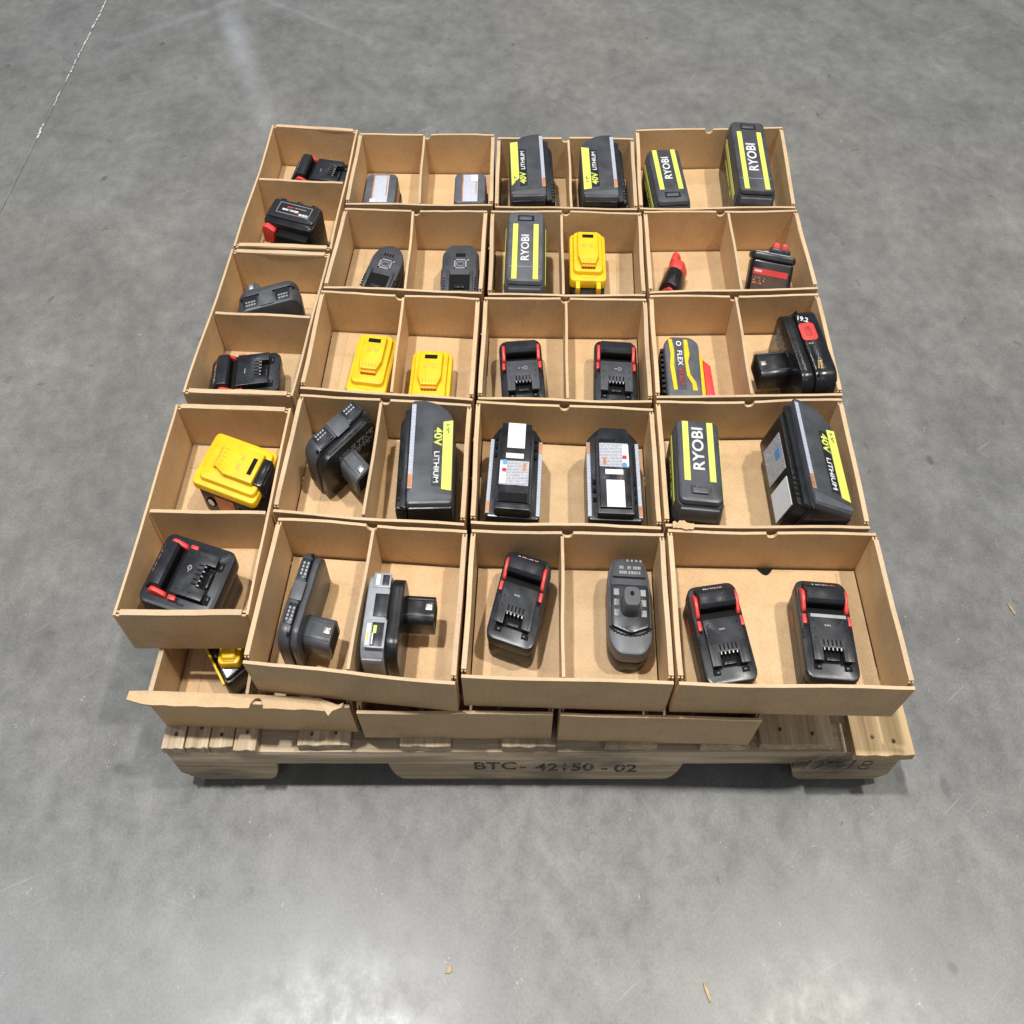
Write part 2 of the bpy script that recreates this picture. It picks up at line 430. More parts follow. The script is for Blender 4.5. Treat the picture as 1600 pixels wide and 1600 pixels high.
def rounded(pts, r, n=3):
    out = []
    k = len(pts)
    for i in range(k):
        p0, p1, p2 = Vector(pts[i - 1]), Vector(pts[i]), Vector(pts[(i + 1) % k])
        a = (p0 - p1); b = (p2 - p1)
        rr = min(r, a.length * .45, b.length * .45)
        s = p1 + a.normalized() * rr; e = p1 + b.normalized() * rr
        for j in range(n + 1):
            t = j / n
            out.append(tuple((1 - t) ** 2 * s + 2 * t * (1 - t) * p1 + t * t * e))
    return out
def disc(r, n=20, cx=0, cy=0):
    return [(cx + r * math.cos(2 * math.pi * i / n), cy + r * math.sin(2 * math.pi * i / n)) for i in range(n)]
_txt = {}
def text_bm(s, size, bold=0.0, width=1.0):
    """lettering lying in XY, centred, facing +Z, 0.35 mm thick"""
    cu = bpy.data.curves.new('lettering', 'FONT')
    cu.body = s; cu.size = 1.0; cu.offset = bold; cu.align_x = 'CENTER'; cu.align_y = 'CENTER'; cu.resolution_u = 3
    ob = bpy.data.objects.new('lettering', cu); COL.objects.link(ob)
    me = ob.to_mesh()
    bm = bmesh.new(); bm.from_mesh(me); ob.to_mesh_clear()
    bpy.data.objects.remove(ob); bpy.data.curves.remove(cu)
    g = bmesh.ops.extrude_face_region(bm, geom=list(bm.faces))
    bmesh.ops.translate(bm, vec=(0, 0, 0.35 / size), verts=[v for v in g['geom'] if isinstance(v, bmesh.types.BMVert)])
    bmesh.ops.scale(bm, vec=(size * width, size, size), verts=bm.verts)
    return bm
def put(bm, x, y, z, rz=0, rx=0, ry=0):
    bmesh.ops.transform(bm, matrix=Matrix.Translation((x, y, z)) @ Matrix.Rotation(R(rz), 4, 'Z') @ Matrix.Rotation(R(ry), 4, 'Y') @ Matrix.Rotation(R(rx), 4, 'X'), verts=bm.verts)
    return bm
def marks(w, l, rows, rng, h=0.3, fill=0.7):
    """unreadable small print: rows of short bars lying in XY"""
    bm = new()
    rh = l / rows
    for i in range(rows):
        x = -w / 2
        y = -l / 2 + (i + .5) * rh
        while x < w / 2 - 1:
            d = rng.uniform(1.0, 3.0)
            if rng.random() < fill:
                box(bm, x, min(x + d, w / 2), y - rh * .3, y + rh * .3, 0, h)
            x += d + rng.uniform(.5, 1.2)
    return bm

# ------------------------------------------------------------------ ground
bm = new()
bmesh.ops.create_grid(bm, x_segments=2, y_segments=2, size=20)
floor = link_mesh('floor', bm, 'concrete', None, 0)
tag(floor, 'scuffed grey polished concrete floor', None, None, 'structure')
rng = random.Random(5)
def flat(name, polys, z, mat, parent, h=0.0006):
    bm = new()
    for p in polys:
        prism(bm, [(x * K, y) for x, y in p], z, z + h)
    return link_mesh(name, bm, mat, parent, 0)
# saw-cut joint with crumbling pale filler, up the left side
polys = []
y = 0.6
while y < 4.0:
    d = 0.12
    polys.append([(-1.4475, y), (-1.4440, y), (-1.4440, y + d), (-1.4475, y + d)])
    y += d
flat('joint_line', polys, 0.0006, 'joint', floor)
polys = []
for y0, y1 in ((1.47, 1.53), (1.60, 1.66), (1.70, 1.82), (1.83, 1.92), (1.95, 2.03), (2.05, 2.3)):
    y = y0
    while y < y1:
        d = rng.uniform(.006, .022)
        w = rng.uniform(.0012, .0036)
        c = -1.446 + rng.uniform(-.002, .002)
        polys.append([(c - w, y), (c + w * rng.uniform(.5, 1), y + rng.uniform(-.002, .002)), (c + w, y + d), (c - w * rng.uniform(.4, 1), y + d)])
        y += d * rng.uniform(.9, 1.5)
flat('joint_filler', polys, 0.0014, 'filler', floor)
# splinters lying about
def splinter(cx, cy, l, w, ang, label, mat='wood_new'):
    t = Thing('wood_splinter', label, 'wood chip', (cx, cy, 0.0002), ang, group='wood chips on the floor')
    bm = new()
    prism(bm, [(-w, -l / 2), (w * .4, -l / 2 + 2), (w, 0), (w * .3, l / 2), (-w * .6, l * .2)], 0, 2.2, 'z', .5)
    t.part('chip', bm, mat)
    return t
splinter(-.138, -.225, 11, 4.5, -20, 'short pale wood chip on the floor near the bottom centre')
splinter(.264, -.249, 22, 3, 28, 'long thin wood splinter on the floor at bottom right')
splinter(.947, .266, 22, 2.4, 25, 'thin pale splinter on the floor at the right edge')

# ------------------------------------------------------------------ pallet
pal = bpy.data.objects.new('wooden_pallet', None); COL.objects.link(pal)
tag(pal, 'weathered wooden pallet with notched stringers and stencilled front under the boxes', 'pallet')
def ppart(name, bm, mat, parent=None, smooth=30, label=None):
    bmesh.ops.transform(bm, matrix=Matrix.Diagonal((K * .001, .001, .001, 1)), verts=bm.verts)
    o = link_mesh(name, bm, mat, parent or pal, smooth)
    if label: o['label'] = label
    return o
def stringer_profile(rg):
    z0, z1 = 13, 105
    top = [(-609 + 1218 * i / 24, z1 + rg.uniform(-1.2, .6)) for i in range(25)]
    def arch(a, b):
        h = 54
        pts = []
        for i in range(6):
            t = i / 5
            pts.append((b - 20 * math.sin(t * math.pi / 2) - 6 * t, z0 + h * (1 - math.cos(t * math.pi / 2)) if t < 1 else z0 + h))
        for i in range(1, 6):
            x = b - 26 + (a + 26 - (b - 26)) * i / 6
            pts.append((x, z0 + h + rg.uniform(-.8, .8)))
        for i in range(6):
            t = 1 - i / 5
            pts.append((a + 20 * math.sin(t * math.pi / 2) + 6 * t, z0 + h * (1 - math.cos(t * math.pi / 2)) if t < 1 else z0 + h))
        return pts
    prof = top + [(609, z0 + 16), (588, z0)] + arch(223, 462) + [(222, z0), (-222, z0)] + arch(-462, -222) + [(-463, z0), (-580, z0), (-607, z0 + 24)]
    return prof
prng = random.Random(9)
for y0 in (2, 489, 976):
    bm = new()
    prism(bm, stringer_profile(prng), y0, y0 + 38, 'y', .8)
    st = ppart('stringer', bm, 'wood_front' if y0 == 2 else 'wood')
    if y0 == 2:
        for s, px, sz in (('BTC', -10, 34), ('-', 37, 34), ('42150', 108, 34), ('-', 176, 34), ('02', 212, 34)):
            bm = text_bm(s, sz, 0.012, 1.18)
            put(bm, px - 58, 1.9, 60 - (px + 60) * .035, 0, 90, 0)
            ppart('stencil_lettering', bm, 'ink', st, 0)
        for s, px, sz in (('17', 470, 44), ('18', 546, 44)):
            bm = text_bm(s, sz, -0.022, 1.1)
            put(bm, px, 1.9, 62, 0, 90, 8)
            ppart('stencil_lettering', bm, 'ink', st, 0)
boards = [(-609, -574, 0, 0), (-571, -534, 1, 0), (-532, -494, 2, 0), (-492, -456, -2, 0), (-389, -304, 4, 0), (-222, -139, 3, 0), (-56, 32, 2, 0), (112, 198, 4, 0), (268, 350, 3, 0), (366, 486, 5, 0), (517, 613, -9, 1)]
for i, (a, b, y0, fresh) in enumerate(boards):
    bm = new()
    nseg = 6
    secs = []
    fr = [(a + (b - a) * k / nseg, y0 + prng.uniform(-1, 1)) for k in range(nseg + 1)]
    prism(bm, fr + [(b, 1015), (a, 1015)], 105.6, 121.0, 'z', .9)
    ppart('deck_board', bm, 'wood_new' if fresh else 'wood_y', None, 0, 'fresh pale pine deck board at the right edge' if fresh else None)
    bo = COL.objects[-1]
    for k in ((.3, .72) if b - a > 50 else (.5,)):
        bm = new(); prism(bm, disc(2.9, 10, a + (b - a) * k + prng.uniform(-4, 4), y0 + 20 + prng.uniform(-6, 6)), 121.0, 121.7)
        ppart('nail_head', bm, 'ink', bo, 0)
for i, (a, b) in enumerate(((-609, -470), (-215, 215), (470, 609))):
    bm = new(); box(bm, a, b, 12, 1004, 0.5, 12.8, .8)
    ppart('bottom_board', bm, 'wood_y')

# ------------------------------------------------------------------ cardboard trays
ZB, H = 0.2023, 0.0813
LAYER_B = 0.1212
def panel(bm, A, B, n, t, z0, z1, rg, notch=0.0, wob=1.2, seg=14, lean=0.0, gap0=0.0):
    """upright sheet from A to B (mm, plan), thickness t along n, a little wavy at the top edge"""
    A, B, n = Vector(A), Vector(B), Vector(n)
    L = (B - A).length
    ph = rg.uniform(0, 6.28); amp = rg.uniform(.3, 1.0) * wob; a2 = rg.uniform(-.6, .6) * wob
    ss = [i / seg for i in range(seg + 1)]
    if notch:
        ss = [s for s in ss if abs(s - .5) * L > notch + 3]
        ss += [.5 + notch * math.cos(math.pi * i / 6) / L for i in range(7)]
        ss += [.5 - (notch + .2) / L, .5 + (notch + .2) / L]
        ss.sort()
    cols = []
    for s in ss:
        d = abs(s - .5) * L
        top = z1 + rg.uniform(-.35, .35)
        if notch and d <= notch:
            top = z1 - math.sqrt(max(0, notch * notch - d * d)) * .8 - .6
        col = []
        for f in (0, .55, 1):
            z = z0 + (top - z0) * f
            off = f * f * (amp * math.sin(ph + s * 5.2) * math.sin(math.pi * s) + a2 * math.sin(math.pi * s)) + lean * f
            p = A.lerp(B, s) + n * off
            q = p + n * t
            col.append((bm.verts.new((p.x, p.y, z)), bm.verts.new((q.x, q.y, z))))
        cols.append(col)
    for c0, c1 in zip(cols, cols[1:]):
        for j in range(2):
            bm.faces.new((c0[j][0], c1[j][0], c1[j + 1][0], c0[j + 1][0]))
            bm.faces.new((c0[j][1], c0[j + 1][1], c1[j + 1][1], c1[j][1]))
        bm.faces.new((c0[2][0], c1[2][0], c1[2][1], c0[2][1]))
        bm.faces.new((c0[0][0], c0[0][1], c1[0][1], c1[0][0]))
    for c in (cols[0], cols[-1]):
        for j in range(2):
            bm.faces.new((c[j][0], c[j + 1][0], c[j + 1][1], c[j][1]))
    return bm
def tray(corners, z, label, div=None, turned=False, seed=1, group='cardboard trays stacked on the pallet', notch=(9, 0), floor_hole=False, plain=False, front_low=0.0):
    """corners: back-left, back-right, front-right, front-left of the rim (m). Short ends are rolled double panels."""
    rg = random.Random(seed)
    cx = sum(c[0] for c in corners) / 4; cy = sum(c[1] for c in corners) / 4
    t = Thing('cardboard_tray', label, 'cardboard box', (cx, cy, z), group=group)
    C = [Vector(((c[0] - cx) * 1000, (c[1] - cy) * 1000)) for c in corners]
    C = [c - c.normalized() * 1.2 for c in C]
    if turned:                     # long sides run front to back
        C = [C[3], C[0], C[1], C[2]]
    # edges: 0-1 long, 1-2 short end, 2-3 long, 3-0 short end  (clockwise seen from above)
    h = H * 1000 - 0.8
    def inward(a, b):
        d = (b - a).normalized()
        return Vector((d.y, -d.x))
    te, ts = 9.0, 4.0
    for k, (a, b) in enumerate(((C[0], C[1]), (C[2], C[3]))):
        d = (b - a).normalized()
        bm = new()
        tp = 4.5 if (k == 1 and not turned) else 0.0
        panel(bm, a + d * 1.0 + inward(a, b) * tp, b - d * 1.0 + inward(a, b) * tp, inward(a, b), ts, 0, h - rg.uniform(0, 1.5) - (front_low if k == 1 else 0), rg, notch[k], 2.6, 14, -tp)
        t.part('side_panel', bm, 'card', None, 30, edge=True)
    for a, b, fa, fb in ((C[1], C[2], 0, 4.2), (C[3], C[0], 4.2, 0)):
        if turned: fa = fb = 0
        d = (b - a).normalized(); n = inward(a, b)
        bm = new()
        hh = h - rg.uniform(0, 1.0)
        a2, b2 = a + d * (ts + .6 + fa), b - d * (ts + .6 + fb)
        st = rg.getstate()
        panel(bm, a2, b2, n, 2.6, .2, hh - 2.2, rg, 0, 1.0, 8); rg.setstate(st)
        panel(bm, a2 + n * 4.8, b2 + n * 4.8, n, 2.6, 4.4, hh - 2.2, rg, 0, 1.0, 8); rg.setstate(st)
        e = t.part('end_panel', bm, 'card', None, 30)
        bm = new()
        panel(bm, a2 + d * (6 - fa), b2 - d * (6 - fb), n, 7.5, hh - 2.1, hh + .5, rg, 0, 1.0, 8)
        t.part('rolled_edge', bm, 'card_edge', e, 30)
    bm = new()
    F = [c - c.normalized() * 13 for c in C]
    ring = [(p.x, p.y) for p in F]
    prism(bm, ring, .2, 4.0)
    t.part('floor_panel', bm, 'card', None, 0)
    if not plain:
        for a, b in ((C[1], C[2]), (C[3], C[0])):      # tabs of the rolled ends lying on the floor
            d = (b - a).normalized(); n = inward(a, b)
            w = rg.uniform(38, 50)
            q = [a + d * 7 + n * 9.6, b - d * 7 + n * 9.6, b - d * 11 + n * w, a + d * 11 + n * w]
            bm = new(); prism(bm, [(p.x, p.y) for p in q], 4.1, 4.9)
            t.part('floor_tab', bm, 'card', None, 0)
    if floor_hole:
        bm = new(); prism(bm, [(x, y) for x, y in ((-14 + 28 * i / 8 + floor_hole, (C[0].y + C[1].y) / 2 - 6 - 10 * math.sin(math.pi * i / 8)) for i in range(9))], 4.05, 4.4)
        t.part('finger_hole', bm, 'pit', None, 0)
    if div is not None:
        a = Vector(((div[0][0] - cx) * 1000, (div[0][1] - cy) * 1000)); b = Vector(((div[1][0] - cx) * 1000, (div[1][1] - cy) * 1000))
        d = (b - a).normalized()
        if turned:
            mid0, mid1 = a + d * 7.0, b - d * 7.0
        else:
            mid0, mid1 = a + d * 6.5, b - d * 6.5
        n = Vector((d.y, -d.x))
        bm = new()
        panel(bm, mid0 - n * 2.4, mid1 - n * 2.4, n, 4.8, 4.3, h - rg.uniform(.6, 2.5), rg, 0, 1.4, 8, rg.uniform(-1.5, 1.5))
        t.part('divider', bm, 'card', None, 30, edge=True)
    return t

TOP = dict(
T11=((-.596,1.075),(-.394,1.059),(-.408,.737),(-.612,.745)),
T12=((-.613,.739),(-.409,.730),(-.433,.431),(-.633,.437)),
T13=((-.639,.419),(-.431,.412),(-.439,.092),(-.647,.092)),
T21=((-.391,1.049),(-.078,1.045),(-.079,.845),(-.397,.848)),
T22=((-.397,.841),(-.090,.834),(-.097,.635),(-.413,.648)),
T23=((-.416,.644),(-.101,.627),(-.108,.423),(-.424,.445)),
T24=((-.422,.437),(-.110,.418),(-.115,.218),(-.433,.239)),
T25=((-.422,.231),(-.110,.212),(-.120,.006),(-.437,.032)),
T31=((-.074,1.035),(.240,1.032),(.229,.833),(-.077,.839)),
T32=((-.085,.834),(.236,.828),(.224,.630),(-.088,.633)),
T33=((-.095,.630),(.225,.626),(.213,.420),(-.102,.426)),
T34=((-.104,.424),(.213,.409),(.204,.212),(-.108,.221)),
T35=((-.106,.213),(.207,.207),(.197,.006),(-.115,.014)),
T41=((.245,1.058),(.588,1.067),(.566,.838),(.231,.835)),
T42=((.239,.832),(.568,.836),(.566,.646),(.229,.636)),
T43=((.229,.634),(.564,.638),(.557,.432),(.218,.427)),
T44=((.217,.424),(.553,.428),(.542,.213),(.208,.217)),
T45=((.211,.214),(.549,.208),(.545,.000),(.201,.006)))
DIV = dict(
T11=((-.601,.918),(-.402,.907)), T12=((-.619,.598),(-.421,.588)), T13=((-.640,.240),(-.436,.237)),
T21=((-.239,1.047),(-.236,.847)), T22=((-.250,.838),(-.251,.642)), T23=((-.252,.635),(-.257,.434)),
T24=((-.273,.427),(-.283,.229)), T25=((-.262,.221),(-.279,.019)), T31=((.090,1.034),(.088,.836)),
T32=((.066,.831),(.062,.631)), T33=((.067,.628),(.061,.423)), T35=((.042,.210),(.036,.010)),
T42=((.421,.834),(.415,.641)), T43=((.399,.636),(.392,.430)))
TLAB = dict(
T11='open cardboard tray at the back left corner with two black and red batteries',
T12='open cardboard tray in the middle of the left column, turned front to back',
T13='open cardboard tray at the front left with the big yellow battery',
T21='back row cardboard tray holding two grey batteries with pale labels on top',
T22='cardboard tray holding two charcoal batteries with square emblems',
T23='cardboard tray holding two bright yellow compact batteries side by side',
T24='cardboard tray holding a charcoal stem battery and a 40V battery lying sideways',
T25='front row cardboard tray holding two stem batteries pointing right',
T31='back row cardboard tray holding two 40V batteries on their sides',
T32='cardboard tray holding a long grey striped battery beside a yellow and black one',
T33='cardboard tray holding two matching black batteries with four red tabs each',
T34='undivided cardboard tray holding two black batteries with white labels upward',
T35='front row cardboard tray with a tilted black and red battery and a grey stem battery',
T41='undivided cardboard tray at the back right corner with two striped grey batteries',
T42='cardboard tray with a small red tipped battery in its left half',
T43='cardboard tray with a yellow striped battery and a big black stem battery',
T44='undivided cardboard tray at the right with a lime striped and a leaning 40V battery',
T45='wide undivided cardboard tray at the front right corner with two black and red batteries')
for i, k in enumerate(TOP):
    tray(TOP[k], ZB, TLAB[k], DIV.get(k), k[1] == '1', 20 + i, notch=(9, 0) if k[1] != '1' else (0, 0), floor_hole=12 if k == 'T45' else False)

# ragged strip of torn liner on the rim between the two front right trays
for (x, y), tl in (((.238, .2165), 1),):
    t = Thing('paper_scrap', 'torn strip of kraft liner curling on the rim ' + ('left of' if tl > 0 else 'in front of') + ' the lime striped battery', 'paper scrap', (x, y, ZB + H + .0002), -3)
    rg = random.Random(70 + tl)
    up = [(-17 + 34 * i / 9, 3 + rg.uniform(0, 4.5)) for i in range(10)]
    dn = [(17 - 34 * i / 9, -3.5 - rg.uniform(0, 3)) for i in range(10)]
    bm = new(); prism(bm, up + dn, 0.1, 1.3); t.part('paper', bm, 'card', None, 0)

# lower layer: same pattern mirrored, the rotated column at the right
FZ = LAYER_B
low = []
def lowtray(fl, fr, dep, label, seed, **kw):
    a, b = Vector(fl), Vector(fr)
    d = (b - a).normalized(); n = Vector((-d.y, d.x))
    return tray((a + n * dep, b + n * dep, b, a), FZ, label, seed=seed, group='lower layer trays on the pallet', **kw)
lowtray((-.609, .024), (-.289, .016), .200, 'lower layer cardboard tray at the front left with torn open front flap', 61, div=((-.452, .218), (-.452, .022)), notch=(9, 0), front_low=0.0)
lowtray((-.281, .009), (.026, .007), .200, 'lower layer cardboard tray in the middle of the front edge', 62)
lowtray((.033, .006), (.346, -.001), .200, 'lower layer cardboard tray at the right end of the front row', 63)
hid = 'plain cardboard tray hidden in the lower layer beneath the top trays'
for r in range(1, 5):
    for c, (x0, x1) in enumerate(((-.600, -.286), (-.280, .030), (.036, .346))):
        lowtray((x0, .022 + r * .2045), (x1, .018 + r * .2045), .200, hid, 70 + r * 3 + c, plain=True)
for r in range(3):
    y0 = .060 + r * .322
    tray(((.352, y0 + .318), (.552, y0 + .318), (.552, y0), (.352, y0)), FZ, hid, None, True, 90 + r, group='lower layer trays on the pallet', notch=(0, 0), plain=True)

# torn flap folded out over the front rim of the lower left tray
t = Thing('cardboard_flap', 'loose kraft flap with half moon hole lying over the lower front left tray rim', 'cardboard flap', (-.449, .020, FZ + H), -1.4)
hole = [(16 + 11 * math.cos(math.pi * i / 8), -6 + 13 * math.sin(math.pi * i / 8)) for i in range(9)]
pts = [(-186, 11), (-187, 0), (-160, -5)] + [(-160 + (5 + 160 - 1) * i / 10, -6 + .5 * ((i * 7) % 3 - 1)) for i in range(1, 10)] + list(reversed(hole)) + [(27 + (120 - 27) * i / 6, -6 + .6 * ((i * 5) % 3 - 1)) for i in range(1, 6)] + [(128, -7), (146, 0), (112, 9), (30, 11), (-158, 12)]
bm = new(); prism(bm, pts, .6, 3.8)
t.part('flap_sheet', bm, 'card', None, 0)
bm = new(); prism(bm, [(112, 4), (122, -6), (129, -13), (134, -7), (148, -2), (150, 4), (140, 0), (133, 3)], 3.9, 5.0)
t.part('torn_corner', bm, 'card_edge', None, 0)

# ------------------------------------------------------------------ batteries (mm, +Y = away from the camera before turning)
BZ = ZB + 0.0053
BG = 'tool batteries in the trays'
def battery(label, x, y, rz=0, rx=0, ry=0, lift=0, z=None, scale=(1, 1, 1)):
    return Thing('tool_battery', label, 'battery', (x, y, BZ if z is None else z), rz, rx, ry, BG, lift, scale)

def slide_red(t, w=77, l=118, h=64, seed=1, low_mat='gloss', side=True, clone=False, wide=0, gleam=False):
    """slide pack: black case, raised latch hump with red buttons at +Y, contact tongue towards -Y"""
    rg = random.Random(seed)
    hd = h - 17                      # deck height
    bm = new(); slab(bm, w - 3, l - 4, 0, hd * .62, 11, 3); case = t.part('cell_case', bm, low_mat)
    bm = new(); slab(bm, w + wide, l, hd * .62 + 1.0, hd, 13, 3.0); t.part('upper_shell', bm, 'char')
    if side:
        for s in (-1, 1):
            bm = new(); box(bm, s * (w / 2 - 1.6), s * (w / 2 - 1.2), -l * .36, l * .30, hd * .16, hd * .46)
            t.part('side_print', bm, 'sideprint', case, 0)
            bm = new(); box(bm, s * (w / 2 - 1.3), s * (w / 2 - 1.0), l * .12, l * .29, hd * .30, hd * .45)
            t.part('side_badge', bm, 'redprint', case, 0)
    yb = l / 2
    # latch hump: sloping back, flat crown, steep front
    hump = [(yb - 3, hd - 6), (yb - 6, hd + 3), (yb - 17, h - 1.5), (yb - 21, h), (yb - 35, h), (yb - 38, h - 3), (yb - 38, hd - 6)]
    bm = new(); prism(bm, hump, -w * .36, w * .36, 'x', 2.0); hp = t.part('latch_hump', bm, 'char')
    bm = new(); bm2 = marks(w * .42, 8, 2, rg, .35)
    sl = math.degrees(math.atan2(h - 1.5 - hd - 3, 11))
    put(bm2, 0, yb - 11.2, hd + 8.6, 0, -sl - 2, 0); t.part('badge_print', bm2, 'greyprint' if clone else 'white', hp, 0)
    bm2 = marks(w * .30, 3.2, 1, rg, .4); put(bm2, w * .06, yb - 15.5, h - 2.0, 0, -sl, 0); t.part('badge_print', bm2, 'redprint', hp, 0)
    bm.free()
    # shadow gap behind the tongue
    bm = new(); box(bm, -w * .39, w * .39, yb - 51.5, yb - 38.2, hd - 3, hd + .8, .4); t.part('latch_groove', bm, 'pit')
    bm = new(); box(bm, -w * .34, w * .34, yb - 38.9, yb - 37.6, hd - 1, h - 4.0, .3); t.part('latch_face', bm, 'pit', hp)
    # tongue with socket
    tw = w * .335; yt = yb - 52; yf = -l / 2 + 19
    poly = [(-tw, yt), (tw, yt), (tw, yf), (tw * .56, yf), (tw * .56, yf + 17), (-tw * .56, yf + 17), (-tw * .56, yf), (-tw, yf)]
    bm = new(); prism(bm, poly, hd + .1, hd + 7.0, 'z', .5)
    tg = t.part('contact_tongue', bm, 'char')
    poly2 = [(x * 1.10, y) for x, y in poly[:2]] + [(tw * 1.10, yf - 1), (tw * .56, yf - 1), (tw * .56, yf + 15.5), (-tw * .56, yf + 15.5), (-tw * .56, yf - 1), (-tw * 1.10, yf - 1)]
    bm = new(); prism(bm, poly2, hd + 7.1, hd + 10.6, 'z', .8)
    pl = t.part('tongue_plate', bm, 'grey' if clone else 'char', tg)
    bm = new()
    for i in range(5):
        x = (i - 2) * tw * .23
        box(bm, x - 1.1, x + 1.1, yf + 17.5, yf + 25.5, hd + 10.5, hd + 10.9)
    t.part('contact_slots', bm, 'pit', tg, 0)
    bm = new()
    for i in range(5):
        x = (i - 2) * tw * .23
        box(bm, x - .9, x + .9, yf + 12.5, yf + 16.4, hd + 8.0, hd + 10.2)
    t.part('contact_blades', bm, 'metal', tg, 0)
    bm = new(); box(bm, -tw * .54, tw * .54, yf + .4, yf + 15.3, hd + .2, hd + 1.0); t.part('socket_floor', bm, 'pit', tg, 0)
    bm = new(); box(bm, -tw * .35, tw * .35, yf + 2, yf + 6, hd + 1.0, hd + 5, .6); t.part('socket_key', bm, 'char', tg)
    for s in (-1, 1):
        bm = new(); box(bm, s * tw * .62, s * tw * 1.05, yf - 8, yf - 1.5, hd, hd + .8); t.part('deck_recess', bm, 'pit', None, 0)
        bm = new(); box(bm, s * tw * .70, s * tw * .86, yf - 6.5, yf - 4.0, hd + .8, hd + 3.0, .5); t.part('deck_peg', bm, 'mid')
        # red release button and small red hook
        bp = rounded([(yb - 46, hd - 1), (yb - 14, hd - 2), (yb - 13, hd + 3), (yb - 22, h - 5), (yb - 32, h - 6), (yb - 45, hd + 5)], 4, 3)
        bm = new(); prism(bm, bp, *sorted((s * w * .365, s * w * .44)), axis='x', ch=1.6); t.part('release_button', bm, 'red')
        bm = new(); box(bm, s * tw * 1.13, s * tw * 1.36, yb - 63, yb - 50, hd - .2, hd + 6.0, 1.4); t.part('latch_hook', bm, 'red')
    bm = new()
    for s in (-1, 1):
        for k in range(4):
            box(bm, s * w * .435, s * w * .475, -l * .02 - k * 3.4 - 1.9, -l * .02 - k * 3.4, hd - .3, hd + .15)
    for s in (-1, 1):
        for k in range(3):
            bmx = s * tw * .88; byy = yt - 8 - k * 12
            box(bm, bmx - .9, bmx + .9, byy - .9, byy + .9, hd + 10.5, hd + 10.85)
    t.part('vent_holes', bm, 'pit', None, 0)
    bm2 = marks(9, 3.4, 1, rg, .3); put(bm2, -3, yt - 15, hd + 10.6); t.part('plate_print', bm2, 'greyprint', pl, 0)
    if clone or wide:
        bm = new(); prism(bm, disc(3.6, 16), 0, .3); bm2 = new(); put(bm, 6, yt - 15, hd + 10.6); t.part('plate_emblem', bm, 'greyprint', pl, 0); bm2.free()
        bm = new(); prism(bm, disc(2.4, 16), 0, .35); put(bm, 6, yt - 15, hd + 10.62); t.part('plate_emblem', bm, 'grey', pl, 0)

